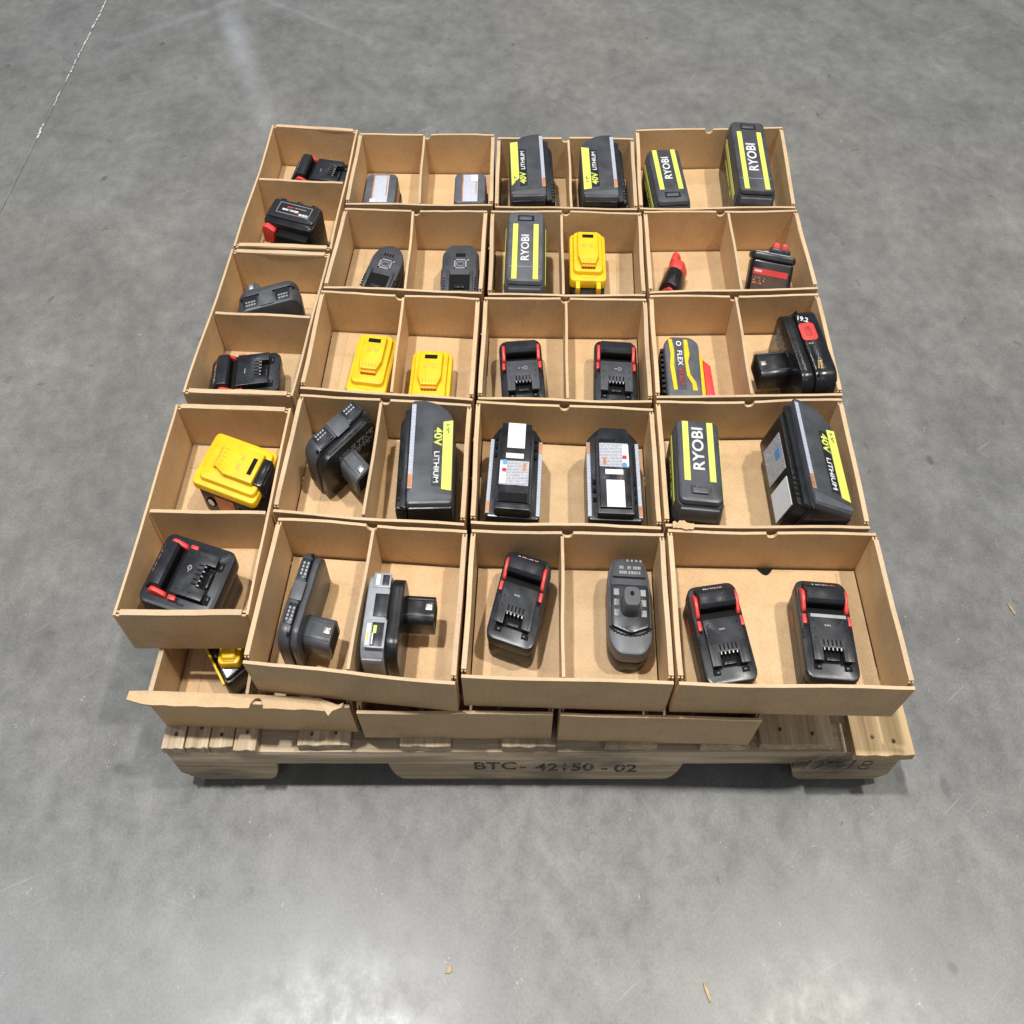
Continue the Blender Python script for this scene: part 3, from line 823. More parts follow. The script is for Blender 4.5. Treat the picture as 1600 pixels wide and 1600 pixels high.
def slide_yellow(t, w=78, l=112, h=56, big=False, seed=1, front_black=8):
    rg = random.Random(seed)
    zc = h - 32 if not big else h - 28
    bm = new(); slab(bm, w - 5, l - 5, 0, zc, 12, 3); case = t.part('cell_case', bm, 'black')
    bm = new(); slab(bm, w, l - front_black, zc + .6, h - 15, 8, 3.0, 0, front_black / 2); t.part('yellow_shell', bm, 'yellow')
    bm = new(); slab(bm, w - 14, l - 14 - front_black, h - 18, h - 8, 8, 2.4, 0, front_black / 2 + 5, 2, 2); t.part('shell_step', bm, 'yellow')
    tl = l * .60; cy = l * .5 - 12 - tl / 2
    poly = [(-w * .28, cy + tl / 2), (w * .28, cy + tl / 2), (w * .28, cy - tl * .25), (w * .19, cy - tl / 2), (-w * .19, cy - tl / 2), (-w * .28, cy - tl * .25)]
    bm = new(); prism(bm, poly, h - 8.2, h, 'z', 1.6); tg = t.part('contact_tongue', bm, 'yellow')
    bm = new(); box(bm, -w * .155, w * .155, cy + tl / 2 - 15, cy + tl / 2 - 7, h - .3, h + .25, .1); t.part('charge_window', bm, 'pit', tg, 0)
    bm = new()
    for i in range(5):
        x = (i - 2) * w * .075
        box(bm, x - .8, x + .8, cy - tl / 2 + 3, cy - tl / 2 + 11, h - .2, h + .2)
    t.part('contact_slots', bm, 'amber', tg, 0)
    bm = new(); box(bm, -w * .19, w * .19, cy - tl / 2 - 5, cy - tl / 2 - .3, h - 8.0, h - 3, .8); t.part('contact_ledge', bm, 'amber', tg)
    bm = new()
    for i in range(5):
        x = (i - 2) * w * .075
        box(bm, x - 1.6, x + 1.6, cy - tl / 2 - 5.4, cy - tl / 2 - 4.8, h - 7, h - 3.6)
    t.part('contact_teeth', bm, 'redprint', tg, 0)
    for sx in (-1, 1):
        bm2 = marks(w * .13, 9, 3, rg, .25, .8); put(bm2, sx * w * .095, cy + 3, h); t.part('etched_mark', bm2, 'etch', tg, 0)
    for s in (-1, 1):
        bm = new(); box(bm, s * w * .22, s * w * .34, -l / 2 - 1, -l / 2 + front_black + 3, zc + 2, h - 17, 1.4); t.part('front_tab', bm, 'yellow')
        # curved groove line across the front of the shell
    bm = new()
    for i in range(14):
        a = math.pi * (1.1 + .8 * i / 13)
        x, y = w * .33 * math.cos(a), -l * .5 + front_black + 20 + 14 * math.sin(a)
        box(bm, x - 1.8, x + 1.8, y - .5, y + .5, h - 15.2, h - 14.8)
    t.part('shell_groove', bm, 'amber', None, 0)
    if big:
        yb = l / 2
        bm = new(); box(bm, -w * .25, w * .25, yb - 16, yb + 3.5, h - 31, h - 4, 2.5); bt = t.part('release_button', bm, 'gloss')
        bm = new(); box(bm, -w * .18, w * .18, yb + 3.2, yb + 4.6, h - 26, h - 9, .6); t.part('button_grip', bm, 'char', bt)
        for s in (-1, 1):
            bm = new(); slab(bm, 1.2, l * .30, 8, zc - 5, .5, .3, s * (w / 2 - 2.0), -4); t.part('side_print', bm, 'orange', case, 0)
            for yy in (-34, 26):
                bm = new(); prism(bm, disc(9, 16, yy, zc * .5), *sorted((s * (w / 2 - 1.6), s * (w / 2 - .9))), axis='x'); t.part('side_mark', bm, 'pit', case, 0)
                bm = new(); prism(bm, disc(6, 16, yy, zc * .5), *sorted((s * (w / 2 - 1.2), s * (w / 2 - .5))), axis='x'); t.part('side_mark', bm, 'white', case, 0)

def ryobi_top(t, w=72, l=145, h=86, latch='front', seed=1, tone='grey', size=23):
    """tall 40 volt block seen from above: two lime stripes and white lettering along the top"""
    bm = new(); slab(bm, w + 12, l, 0, h * .48, 9, 3); t.part('lower_shell', bm, 'black')
    bm = new(); slab(bm, w + 13, l + 1, h * .48 + .8, h - 9, 10, 2.5, 0, 0, 6, 3); t.part('upper_shell', bm, tone)
    bm = new(); slab(bm, w + 4, l - 3, h - 10, h, 9, 5.0, 0, 0, 2, 2); top = t.part('top_cover', bm, tone)
    ys0, ys1 = (-l / 2 + 34, l / 2 - 6) if latch == 'front' else (-l / 2 + 6, l / 2 - 34)
    for s in (-1, 1):
        bm = new(); box(bm, s * w * .30 - 5.2, s * w * .30 + 5.2, ys0, ys1, h - .6, h + .5, .3); t.part('lime_stripe', bm, 'lime', top, 0)
    yc = (ys0 + ys1) / 2 + (4 if latch == 'front' else 8)
    bm = text_bm('RYOBI', size, 0.022, .95); put(bm, 0, yc, h + .05, 90); t.part('brand_lettering', bm, 'white', top, 0)
    yl = -l / 2 + 20 if latch == 'front' else l / 2 - 20
    bm = new(); box(bm, -17, 17, yl - 7, yl + 7, h - .3, h + .25); t.part('latch_recess', bm, 'black', top, 0)
    bm = new(); box(bm, -14, 12, yl - 6, yl + 2, h - .2, h + 2.2, 1.0); t.part('latch_button', bm, 'mid', top)
    ye = -l / 2 - .2
    bm = new(); box(bm, -w * .46, w * .46, -l / 2 - 2.5, -l / 2 + 3, h * .56, h - 12, 2.0); t.part('end_lip', bm, 'mid')
    if latch != 'front':
        bm = new(); box(bm, -w * .44, w * .44, -l * .5 + 33, -l * .5 + 34.2, h - .2, h + .6); t.part('cover_seam', bm, 'silver', top, 0)
        for s in (-1, 1):
            bm = new(); box(bm, s * w * .42 - 3, s * w * .42 + 3, -l * .5 + 33, -l * .5 + 39, h - 2.5, h - .2, .5); t.part('cover_clip', bm, 'mid', top)
    for s in (-1, 1):        # lime strip and lettering block down each flank
        bm = new(); box(bm, s * (w / 2 + 5.6), s * (w / 2 + 6.6), -l * .40, l * .38, h * .66, h * .78); t.part('flank_stripe', bm, 'lime', None, 0)
        rg = random.Random(seed)
        bm2 = marks(l * .5, 9, 1, rg, .5, .85); put(bm2, 0, 0, 0, 0, 90); put(bm2, s * (w / 2 + 6.4), -4, h * .55, 90 * s); t.part('flank_print', bm2, 'lime' if s < 0 else 'white', None, 0)

def ryobi_side(t, L=172, Wd=76, h=86, m=1, text_rz=-90, wedge=0):
    """40 volt pack on its side: flat grey flank up with lime block; m=1 rail on the left, m=-1 rail on the right"""
    pr = [(-38, -86), (34, -86), (38, -80), (38, 46), (30, 64), (10, 79), (-14, 86), (-38, 86)]
    def fl(p): return [(m * x, y) for x, y in p]
    bm = new(); prism(bm, rounded(fl(pr), 6, 3), h * .12, h, 'z', 4.0); sh = t.part('upper_shell', bm, 'grey')
    bm = new(); prism(bm, rounded(fl([(-37, -88), (37, -88), (37, -74), (-37, -74)]), 4, 2), 1, h - 8, 'z', 2); t.part('end_cover', bm, 'black')
    bm = new(); prism(bm, rounded(fl([(-34, -84), (32, -84), (35, 44), (24, 62), (-4, 82), (-34, 82)]), 6, 3), 0, h * .12 + 3, 'z', 2); t.part('lower_shell', bm, 'black')
    # rail block that slides into the tool
    bm = new(); prism(bm, rounded(fl([(-58, -80), (-38.5, -84), (-38.5, 78), (-50, 72), (-58, 60)]), 3, 2), 10, h - 16, 'z', 2.5); rl = t.part('rail_block', bm, 'black')
    bm = new(); prism(bm, fl([(-50, -82), (-38.6, -84), (-38.6, 80), (-50, 76)]), h - 15.8, h - 10, 'z', 1.2); t.part('rail_lip', bm, 'char', rl)
    bm = new()
    for k in range(5):
        yy = -70 + k * 8
        box(bm, *sorted((m * -57, m * -46)), yy, yy + 3.2, h - 16.4, h - 15.6)
    t.part('rail_slots', bm, 'pit', rl, 0)
    bm = new(); box(bm, *sorted((m * -59.2, m * -58.2)), -18, 40, 18, h - 26); t.part('warning_label', bm, 'label', rl, 0)
    bm = new(); box(bm, *sorted((m * -59.6, m * -58.2)), -74, -30, 18, h - 28); t.part('white_sticker', bm, 'white', rl, 0)
    bm = new(); box(bm, *sorted((m * -59.9, m * -59.2)), 6, 20, h - 44, h - 32); t.part('label_mark', bm, 'blue', rl, 0)
    # silver rating strip on the shoulder
    bm = new(); box(bm, *sorted((m * -37.2, m * -29.6)), -62, 78, h - .2, h + .5, .2); t.part('rating_strip', bm, 'strip', sh, 0)
    bm = new(); box(bm, *sorted((m * -37.0, m * -30.6)), -61, -40, h + .5, h + .8); t.part('strip_mark', bm, 'orange', sh, 0)
    # lime block and lettering panel
    lime = [(19, -64), (35.5, -67), (35.5, 48), (19, 46)] if not wedge else [(19, -38), (35.5, -58), (35.5, 60), (19, 62)]
    bm = new(); prism(bm, fl(lime), h - .1, h + .45); lm = t.part('lime_block', bm, 'lime', sh, 0)
    rg = random.Random(4)
    bm2 = marks(16, 6, 2, rg, .3); put(bm2, m * 27, 34 if text_rz < 0 else -40, h + .45, text_rz); t.part('lime_block_print', bm2, 'char', lm, 0)
    bm = new(); prism(bm, fl([(1.5, -58), (17.5, -60), (17.5, 42), (1.5, 40)]), h - .1, h + .3); pn = t.part('lettering_panel', bm, 'char', sh, 0)
    if text_rz < 0:
        a, b = 21, -29
    else:
        a, b = -38, 10
    bm = text_bm('40V', 19, .03, 1.0); put(bm, m * 10, a, h + .3, text_rz); t.part('voltage_lettering', bm, 'lime', pn, 0)
    bm = text_bm('LITHIUM', 12.5, .02, 1.08); put(bm, m * 9, b, h + .3, text_rz); t.part('lettering', bm, 'white', pn, 0)
    bm = new(); prism(bm, fl([(-36, -82), (36, -80), (36, -74), (-36, -66)]), h - .1, h + .35); t.part('end_bevel', bm, 'mid', sh, 0)

def ryobi_bottom(t, flip=False, seed=1):
    """40 volt pack upside down: black rail side with white labels"""
    w, l, h = 90, 150, 80
    f = -1 if flip else 1
    pr = [(-45, -75), (45, -75), (45, 52), (30, 73), (-30, 73), (-45, 52)]
    if flip: pr = [(-45, -75), (45, -75), (45, 55), (24, 75), (-24, 75), (-45, 55)]
    bm = new(); prism(bm, rounded(pr, 6, 3), 0, h - 16, 'z', 3); sh = t.part('shell', bm, 'black')
    for s in (-1, 1):
        bm = new(); box(bm, s * 38.6, s * 45.4, -70, 50, h - 22, h - 15.4, 1.2); rs = t.part('rating_strip', bm, 'strip', sh)
        bm = new(); box(bm, s * 39.4, s * 44.4, *((30, 48) if flip == (s < 0) else (-68, -52)), h - 15.5, h - 15.0); t.part('strip_mark', bm, 'orange', rs, 0)
    rail = [(-31, -73), (31, -73), (31, 44), (24, 66), (-24, 66), (-31, 44)]
    bm = new(); prism(bm, rounded(rail, 4, 2), h - 17, h - 4, 'z', 1.5); rl = t.part('rail_block', bm, 'char')
    bm = new(); prism(bm, [(-26, f * (-62 if not flip else -44)), (26, f * (-62 if not flip else -44)), (26, f * 66), (-26, f * 66)], h - 4.2, h, 'z', 1.0); pl = t.part('label_plate', bm, 'black', rl)
    bm = new(); box(bm, -15, 15, *sorted((f * 24, f * 66)), h - .2, h + .5, .15); t.part('white_sticker', bm, 'white', pl, 0)
    bm = new(); box(bm, -16, 14, *sorted((f * 7, f * 15)), h - .2, h + .5, .15); t.part('white_sticker', bm, 'white', pl, 0)
    bm = new(); box(bm, -25, 24, *sorted((f * -36, f * 3)), h - .2, h + .35); lb = t.part('warning_label', bm, 'label', pl, 0)
    bm = new(); box(bm, *sorted((f * -24.5, f * -14)), *sorted((f * -34, f * 1)), h + .3, h + .5); t.part('label_panel', bm, 'white', lb, 0)
    bm = new(); prism(bm, disc(4.2, 18, f * -17, f * -.5), h + .45, h + .7); t.part('label_mark', bm, 'blue', lb, 0)
    bm = new(); box(bm, *sorted((f * 14, f * 19)), *sorted((f * -12, f * 0)), h + .3, h + .6); t.part('label_mark', bm, 'orange', lb, 0)
    bm = new(); box(bm, *sorted((f * -21, f * -14)), *sorted((f * -16, f * -10)), h + .5, h + .7); t.part('label_mark', bm, 'redprint', lb, 0)
    if not flip:
        bm = new(); box(bm, -24, 24, -62, -48, h - .2, h + .3); t.part('contact_socket', bm, 'pit', pl, 0)
        bm = new(); box(bm, -29, 29, -74, -64, h - 6, h + 1.5, 1.2); t.part('rail_end', bm, 'char', rl)
    rg = random.Random(seed)
    for s in (-1, 1):
        for k in range(3):
            yy = (20 + k * 14) * f
            bm = new(); box(bm, s * 31.2, s * 36.5, *sorted((yy, yy + 6)), h - 18, h - 13, .8); t.part('rail_notch', bm, 'pit', rl)

def stem_pack(t, L=112, T=44, Hh=76, stem_y=-22, stem_l=42, stem_w=38, body='char', top='grey', stem='char', fat=0, badge=None, glints=True):
    """pack with a stem, lying on its long edge: body stands on edge along Y, the stem points to +X"""
    out = rounded([(-L / 2, 6), (-L / 2 + 10, 0), (L / 2 - 10, 0), (L / 2, 6), (L / 2, Hh - 14), (L / 2 - 14, Hh), (-L / 2 + 14, Hh), (-L / 2, Hh - 14)], 13, 4)
    bm = new(); prism(bm, out, -T, -T * .36, 'x', 5); t.part('outer_shell', bm, top if badge else body)
    out2 = rounded([(-L / 2 + 3, 6), (-L / 2 + 13, 1), (L / 2 - 13, 1), (L / 2 - 3, 6), (L / 2 - 3, Hh - 15), (L / 2 - 16, Hh - 2), (-L / 2 + 16, Hh - 2), (-L / 2 + 3, Hh - 15)], 13, 4)
    bm = new(); prism(bm, out2, -T * .36, 0, 'x', 2.5); t.part('inner_shell', bm, 'black' if badge or fat else body)
    # stem
    zc = Hh * .5
    st = rounded([(stem_y - stem_w / 2, zc - 16), (stem_y + stem_w / 2, zc - 16), (stem_y + stem_w / 2, zc + 12), (stem_y + stem_w / 2 - 8, zc + 17), (stem_y - stem_w / 2 + 8, zc + 17), (stem_y - stem_w / 2, zc + 12)], 5, 3)
    bm = new(); prism(bm, st, -1, stem_l, 'x', 1.2); sm = t.part('stem', bm, stem)
    bm = new(); box(bm, stem_l - 14, stem_l - 4, stem_y - 3, stem_y + 5, zc + 16.6, zc + 17.6, .2); t.part('contact_pad', bm, 'metal', sm)
    bm = new(); box(bm, 2, stem_l - 1.5, stem_y - stem_w / 2 + 7.4, stem_y - stem_w / 2 + 9, zc + 15.6, zc + 17.5, .3); t.part('stem_rib', bm, 'grey', sm)
    bm = new(); box(bm, 2, stem_l - 1.5, stem_y + stem_w / 2 - 9, stem_y + stem_w / 2 - 7.4, zc + 15.6, zc + 17.5, .3); t.part('stem_rib', bm, 'grey', sm)
    bm = new(); box(bm, stem_l - .1, stem_l + .4, stem_y - stem_w * .34, stem_y + stem_w * .34, zc - 11, zc + 11); t.part('stem_end', bm, 'pit', sm, 0)
    # upward narrow side: two clip pads with a plate between; silver dashes are painted glints
    xm = -T * .66
    if badge:
        bm = new(); box(bm, -T + 14, -T * .36 - 1, -8, 22, Hh - .4, Hh + 1.0, .5); t.part('middle_plate', bm, 'char')
        bm = new(); box(bm, -T + 6, -T * .34, -48, -12, Hh - .5, Hh + 1.4, .8); bd = t.part('badge_plate', bm, 'silver')
        bm = new(); box(bm, -T + 16, -T * .40, -46, -16, Hh + 1.2, Hh + 1.7, .2); t.part('badge_window', bm, 'char', bd)
        bm = new(); box(bm, -T + 8, -T + 14, -45, -18, Hh + 1.2, Hh + 1.8, .2); t.part('badge_print', bm, 'white', bd)
        bm = new(); box(bm, -T + 18, -T + 23, -30, -20, Hh + 1.6, Hh + 2.1); t.part('badge_print', bm, 'lime', bd)
        bm = new(); box(bm, -T + 9, -T + 12.5, -40, -29, Hh + 1.7, Hh + 2.1); t.part('badge_print', bm, 'lime', bd)
        bm = new(); box(bm, -T + 17, -T + 19, -44, -30, Hh + 1.6, Hh + 2.0); t.part('badge_print', bm, 'white', bd)
        bm = new(); box(bm, -T + 8, -T * .38, 30, 50, Hh - 3, Hh + 1.0, 1.0); cl = t.part('release_clip', bm, 'silver')
        bm = new(); box(bm, -T + 12, -T + 18, 33, 47, Hh + .8, Hh + 1.5, .2); t.part('clip_window', bm, 'white', cl)
        bm = new(); box(bm, -T + 22, -T * .42, 33, 47, Hh + .8, Hh + 1.5, .2); t.part('clip_window', bm, 'char', cl)
        bm = new(); box(bm, -T + 3, -T * .42, -L / 2 + .2, -L / 2 + 2.2, 30, Hh - 14, .5); t.part('end_panel', bm, 'silver')
    else:
        bm = new(); box(bm, -T + 3, -T * .30, -10, 16, Hh - .6, Hh + 1.2, .8); t.part('middle_plate', bm, 'mid')
        for a, b in ((20, 48), (-42, -14)):
            bm = new(); box(bm, -T + 5, -T * .40, a, b, Hh - 2.5, Hh + .9, 1.2); cl = t.part('release_clip', bm, 'char')
            for xx in ((-T + 7.5, -T + 10.5), (-T + 14, -T + 17)):
                if xx[1] < -T * .40:
                    bm = new()
                    for k in range(4):
                        yy = a + 4 + k * (b - a - 8) / 4
                        box(bm, xx[0], xx[1], yy, yy + (b - a - 8) / 4 - 1.6, Hh + .8, Hh + 1.4)
                    if glints: t.part('clip_glints', bm, 'silver', cl, 0)
                    else: t.part('clip_glints', bm, 'silver', cl, 0)
    bm = new()
    for yy in (-L / 2 + 12, L / 2 - 12):
        prism(bm, disc(2.2, 10, -T * .44, yy), Hh - 3.0, Hh - .6 + .8)
    t.part('screw_holes', bm, 'pit', None, 0)
    bm = new(); box(bm, -T * .365, -T * .355, -L / 2 + 14, L / 2 - 14, Hh - 2.2, Hh + .25); t.part('shell_seam', bm, 'pit', None, 0)
    if fat:
        rg = random.Random(3)
        bm2 = marks(L * .62, 22, 5, rg, .25, .75); put(bm2, 0, 0, 0, 90, 0, 0); put(bm2, 0, 0, 0, 0, 0, 90); put(bm2, .3, 14, Hh * .66); t.part('face_print', bm2, 'greyprint', None, 0)

# ---- left column
t = battery('black and red slide battery in the back left compartment, hump to the left', -.470, .966, 80); slide_red(t, 78, 130, 66, 1)
# black pack lying on its flank with the printed side up
t = battery('black battery on its side showing a white outlined badge, red buttons facing front', -.503, .826, -16)
bm = new(); slab(bm, 112, 60, 0, 72, 8, 3, 0, 0); cs = t.part('cell_case', bm, 'black')
bm = new(); slab(bm, 108, 44, 71, 75, 6, 2, 0, 5); fc = t.part('printed_side', bm, 'char')
for s, d in ((1, 0), (1, 7), (0, 0), (0, 1)):
    pass
bm = new()
for x0, x1, y0, y1 in ((-36, 36, 19, 20.3), (-36, 36, -6, -4.7), (-37.3, -36, -6, 20.3), (36, 37.3, -6, 20.3)):
    box(bm, x0, x1, y0, y1, 74.8, 75.3)
t.part('badge_outline', bm, 'greyprint', fc, 0)
rg = random.Random(8)
bm2 = marks(40, 7, 1, rg, .3, .9); put(bm2, -8, 4, 75); t.part('badge_print', bm2, 'white', fc, 0)
bm2 = marks(20, 8, 1, rg, .3, .95); put(bm2, 24, -1, 75); t.part('badge_print', bm2, 'white', fc, 0)
bm2 = marks(34, 4, 1, rg, .3, .8); put(bm2, 8, 12, 75); t.part('badge_print', bm2, 'greyprint', fc, 0)
bm = new(); box(bm, -18, -8, 9, 13, 75, 75.35); box(bm, 2, 10, -1, 2, 75, 75.35); t.part('badge_print', bm, 'redprint', fc, 0)
bm = new(); prism(bm, rounded([(-56, 36), (-56, 66), (-44, 70), (-26, 62), (-36, 38)], 4), -40, -29, 'y', 1.5); t.part('release_button', bm, 'red')
bm = new(); prism(bm, rounded([(-26, 34), (-24, 48), (-12, 48), (-10, 34)], 4), -40, -29, 'y', 1.5); t.part('latch_hook', bm, 'red')
bm = new(); box(bm, -22, 48, -46, -29.5, 8, 62, 2); t.part('contact_tongue', bm, 'pit')
for xx in (-42, -5, 30):
    bm = new(); box(bm, xx, xx + 12, 27.5, 31.5, 60, 73.5, .8); t.part('case_rib', bm, 'gloss')

t = battery('charcoal stem battery in the left column with its stem pointing to the back left', -.526, .658, 107, lift=0)
stem_pack(t, 124, 48, 74, 32, 36, 30, 'grey', 'mid', 'mid', fat=0)
t = battery('black slide battery with red buttons at the front of the middle left tray', -.541, .498, 97); slide_red(t, 80, 128, 64, 3, 'gloss')
t = battery('large yellow battery with orange printed side and black release button at right', -.516, .322, -108); slide_yellow(t, 88, 122, 74, True, 4, 0)
t = battery('large wide black battery with red buttons in the front left compartment', -.553, .155, 75); slide_red(t, 86, 124, 78, 5, 'black', True, False, 14)

# ---- second column
def grey_block(t, orange=False):
    bm = new(); slab(bm, 76, 86, 0, 34, 9, 3); t.part('lower_shell', bm, 'black')
    bm = new(); slab(bm, 72, 86, 34.6, 70, 10, 5, 0, 0, 4, 4); sh = t.part('upper_shell', bm, 'mid')
    bm = new(); box(bm, -17, 17, -38, 34, 69.6, 70.5, .2); lb = t.part('rating_label', bm, 'label_light', sh)
    bm = new(); box(bm, -17, -14.6, -37, 33, 70.4, 70.8); box(bm, 12.5, 14.5, -20, 33, 70.4, 70.8); t.part('label_border', bm, 'orange', lb, 0)
    return sh, lb
t = battery('grey battery with pale label in the back row, nearest the left column', -.326, .898, 0); sh, lb = grey_block(t)
bm = new(); box(bm, 35.2, 36.4, -30, 20, 40, 58); t.part('flank_print', bm, 'orange', sh, 0)
bm = new(); box(bm, -20, -9, -38, -29, 70.4, 70.9); t.part('white_sticker', bm, 'white', lb, 0)
t = battery('grey battery with pale label pushed against the right end of its back row tray', -.131, .900, 0); sh, lb = grey_block(t)
bm = new(); box(bm, 2, 16.5, 16, 33, 70.4, 70.9); t.part('white_sticker', bm, 'white', lb, 0)

def emblem_pack(t, octagon=False):
    if octagon: o = [(-38, -56), (38, -56), (38, 36), (22, 58), (-22, 58), (-38, 36)]; rr = 6
    else: o = [(-33, -56), (33, -56), (34, 26), (24, 50), (0, 60), (-24, 50), (-34, 26)]; rr = 16
    o = rounded(o, rr, 4)
    bm = new(); prism(bm, inset(o, 1.5), 0, 26, 'z', 3); t.part('cell_case', bm, 'black')
    bm = new(); prism(bm, o, 26.6, 50, 'z', 3.5); sh = t.part('upper_shell', bm, 'grey')
    bm = new(); box(bm, -20, 20, -50, -14, 49.5, 50.4); t.part('contact_socket', bm, 'pit', sh, 0)
    bm = new(); box(bm, -12, 10, -47, -40, 50.3, 53, .8); t.part('socket_key', bm, 'char', sh)
    for s in (-1, 1):
        bm = new(); box(bm, s * 20.5, s * 27, -56, -6, 49, 54, 1.5); t.part('guide_rail', bm, 'grey')
        bm = new(); box(bm, s * 33, s * (39.5 if octagon else 35.5), -30, 4, 30, 46, 1); t.part('side_grip', bm, 'black')
        bm = new()
        for k in range(5):
            box(bm, *sorted((s * 30, s * 33.5)), -48 + 6 * k, -45 + 6 * k, 49.6, 50.3)
        t.part('side_slots', bm, 'pit', sh, 0)
    bm = new()
    for a, b, c, d in ((-13, 13, 19, 22), (-13, 13, 0, 3), (-13, -10, 0, 22), (10, 13, 0, 22)):
        box(bm, a, b, c, d, 49.9, 50.6)
    for a, b, c, d in ((-8, 8, 14.6, 16), (-8, 8, 5.5, 7), (-8, -6.6, 5.5, 16), (6.6, 8, 5.5, 16)):
        box(bm, a, b, c, d, 49.9, 50.5)
    box(bm, 13, 18, 18.5, 21.5, 49.9, 50.5)
    t.part('square_emblem', bm, 'greyprint', sh, 0)
    bm = new()
    if octagon: box(bm, -10, 10, 28, 36, 49.9, 50.4)
    else:
        for k in range(4): box(bm, -11 + 6 * k, -7.5 + 6 * k, 30, 36, 49.9, 50.4)
    t.part('charge_window', bm, 'pit', sh, 0)
t = battery('charcoal battery with rounded end turned aslant, square emblem on top', -.304, .722, -15); emblem_pack(t)
t = battery('charcoal battery with cut corners and square emblem standing straight', -.146, .722, 0); emblem_pack(t, True)
t = battery('yellow compact battery lying aslant at the left of the yellow pair', -.308, .531, -7); slide_yellow(t, 78, 112, 50, False, 11, 0)
t = battery('yellow compact battery lying straight at the right of the yellow pair', -.194, .500, -2); slide_yellow(t, 78, 108, 50, False, 12, 0)
t = battery('large charcoal stem battery lying diagonally with its stem toward the front right', -.322, .352, -44)
stem_pack(t, 122, 52, 78, -8, 46, 36, 'grey', 'mid', 'mid', fat=1)
t = battery('grey 40V battery on its side beside the diagonal stem battery', -.176, .329, 1); ryobi_side(t, m=1)
t = battery('thin dark grey stem battery leaning in the front row, stem pointing right', -.352, .120, -11)
stem_pack(t, 132, 31, 74, -30, 44, 40, 'grey', 'grey', 'grey')
t = battery('silver grey stem battery with lime badge in the front row', -.206, .092, -3)
stem_pack(t, 112, 56, 84, 22, 46, 38, 'char', 'silver', 'black', badge=True)

# ---- third column
t = battery('grey 40V battery on its side in the back row, left of two', -.006, .932, 2); ryobi_side(t, m=-1, text_rz=90, wedge=1, h=92)
t = battery('grey 40V battery on its side in the back row, right of two, end tilted up', .150, .930, 0, lift=0); ryobi_side(t, m=-1, text_rz=90, h=92)
t = battery('long grey battery with lime stripes and white lettering next to the yellow one', -.012, .726, -2); ryobi_top(t, 70, 168, 92, 'back', 2, 'mid')
t = battery('yellow and black battery standing in the second row from the back', .118, .741, -2); slide_yellow(t, 75, 124, 66, False, 13, 14)
t = battery('black battery with red tabs in the middle tray, left of the matching pair', -.020, .513, 4); slide_red(t, 82, 126, 56, 21, 'black', False, True)
t = battery('black battery with red tabs in the middle tray, right of the matching pair', .158, .511, -4); slide_red(t, 82, 126, 56, 22, 'black', False, True)
t = battery('upturned black battery with a tall white label at its far end', -.034, .312, -4); ryobi_bottom(t, False)
t = battery('upturned black battery with a white label at its near end', .134, .308, -2); ryobi_bottom(t, True)
t = battery('black and red battery tilted clockwise in the front row centre', -.027, .131, -16); slide_red(t, 77, 126, 66, 31)
# stem up pack
t = battery('dark grey battery standing with its round stem up in the front row', .146, .124, -3)
o = rounded([(-34, -48), (-20, -66), (20, -66), (34, -48), (34, 40), (26, 66), (-26, 66), (-34, 40)], 12, 4)
bm = new(); prism(bm, inset(o, 1), 0, 22, 'z', 4); t.part('cell_case', bm, 'black')
bm = new(); prism(bm, o, 22.6, 46, 'z', 4.5); sh = t.part('upper_shell', bm, 'mid')
bm = new(); prism(bm, rounded([(-28, -30), (28, -30), (30, 36), (22, 62), (-22, 62), (-30, 36)], 6, 3), 44, 51, 'z', 2); dk = t.part('raised_deck', bm, 'grey')
bm = new(); prism(bm, rounded([(-30, -32), (0, -42), (30, -32), (30, 24), (-30, 24)], 6, 3), 46, 52.5, 'z', 1.5); t.part('stem_collar', bm, 'char')
bm = new()
for i in range(13):
    a = math.pi * (1.08 + .84 * i / 12)
    x, y = 31 * math.cos(a), -28 + 14 * math.sin(a)
    box(bm, x - 3, x + 3, y - 1, y + 1, 46, 46.9)
t.part('shell_groove', bm, 'pit', sh, 0)
so = rounded([(-13, -12), (13, -12), (13, 14), (-13, 14)], 9, 4)
bm = new(); loft(bm, [[(x * 1.15, y * 1.1 - 8, 48) for x, y in so], [(x * 1.05, y * 1.05 - 8, 62) for x, y in so], [(x, y - 8, 76) for x, y in so], [(x * .92, y * .92 - 8, 78) for x, y in so]]); sm = t.part('stem', bm, 'mid')
bm = new(); prism(bm, disc(3.2, 14, 0, -4), 77.8, 78.4); t.part('stem_hole', bm, 'pit', sm, 0)
for s in (-1, 1):
    for k in range(3):
        bm = new(); box(bm, s * 21 - 4.2, s * 21 + 4.2, -20 + 14 * k, -11 + 14 * k, 52.2, 53.2, .4); t.part('contact_pad', bm, 'greyprint')
bm = new(); box(bm, -26, 26, 33, 35.6, 50.8, 51.6); t.part('deck_groove', bm, 'pit', dk, 0)
rg = random.Random(77)
bm2 = marks(34, 14, 2, rg, .3, .85); put(bm2, 2, 45, 51); t.part('deck_print', bm2, 'greyprint', dk, 0)
bm = new()
for k in range(4): box(bm, -3 + 7 * k, 0 + 7 * k, 57, 60, 50.9, 51.4)
t.part('charge_lights', bm, 'greyprint', dk, 0)

# ---- fourth column
t = battery('short grey battery with lime stripes in the back right tray', .302, .915, 3); ryobi_top(t, 68, 148, 84, 'front', 3)
t = battery('tallest grey battery with lime stripes standing proud at the back right corner', (.487), .947, -4); ryobi_top(t, 72, 198, 99, 'back', 4, 'grey', 29)
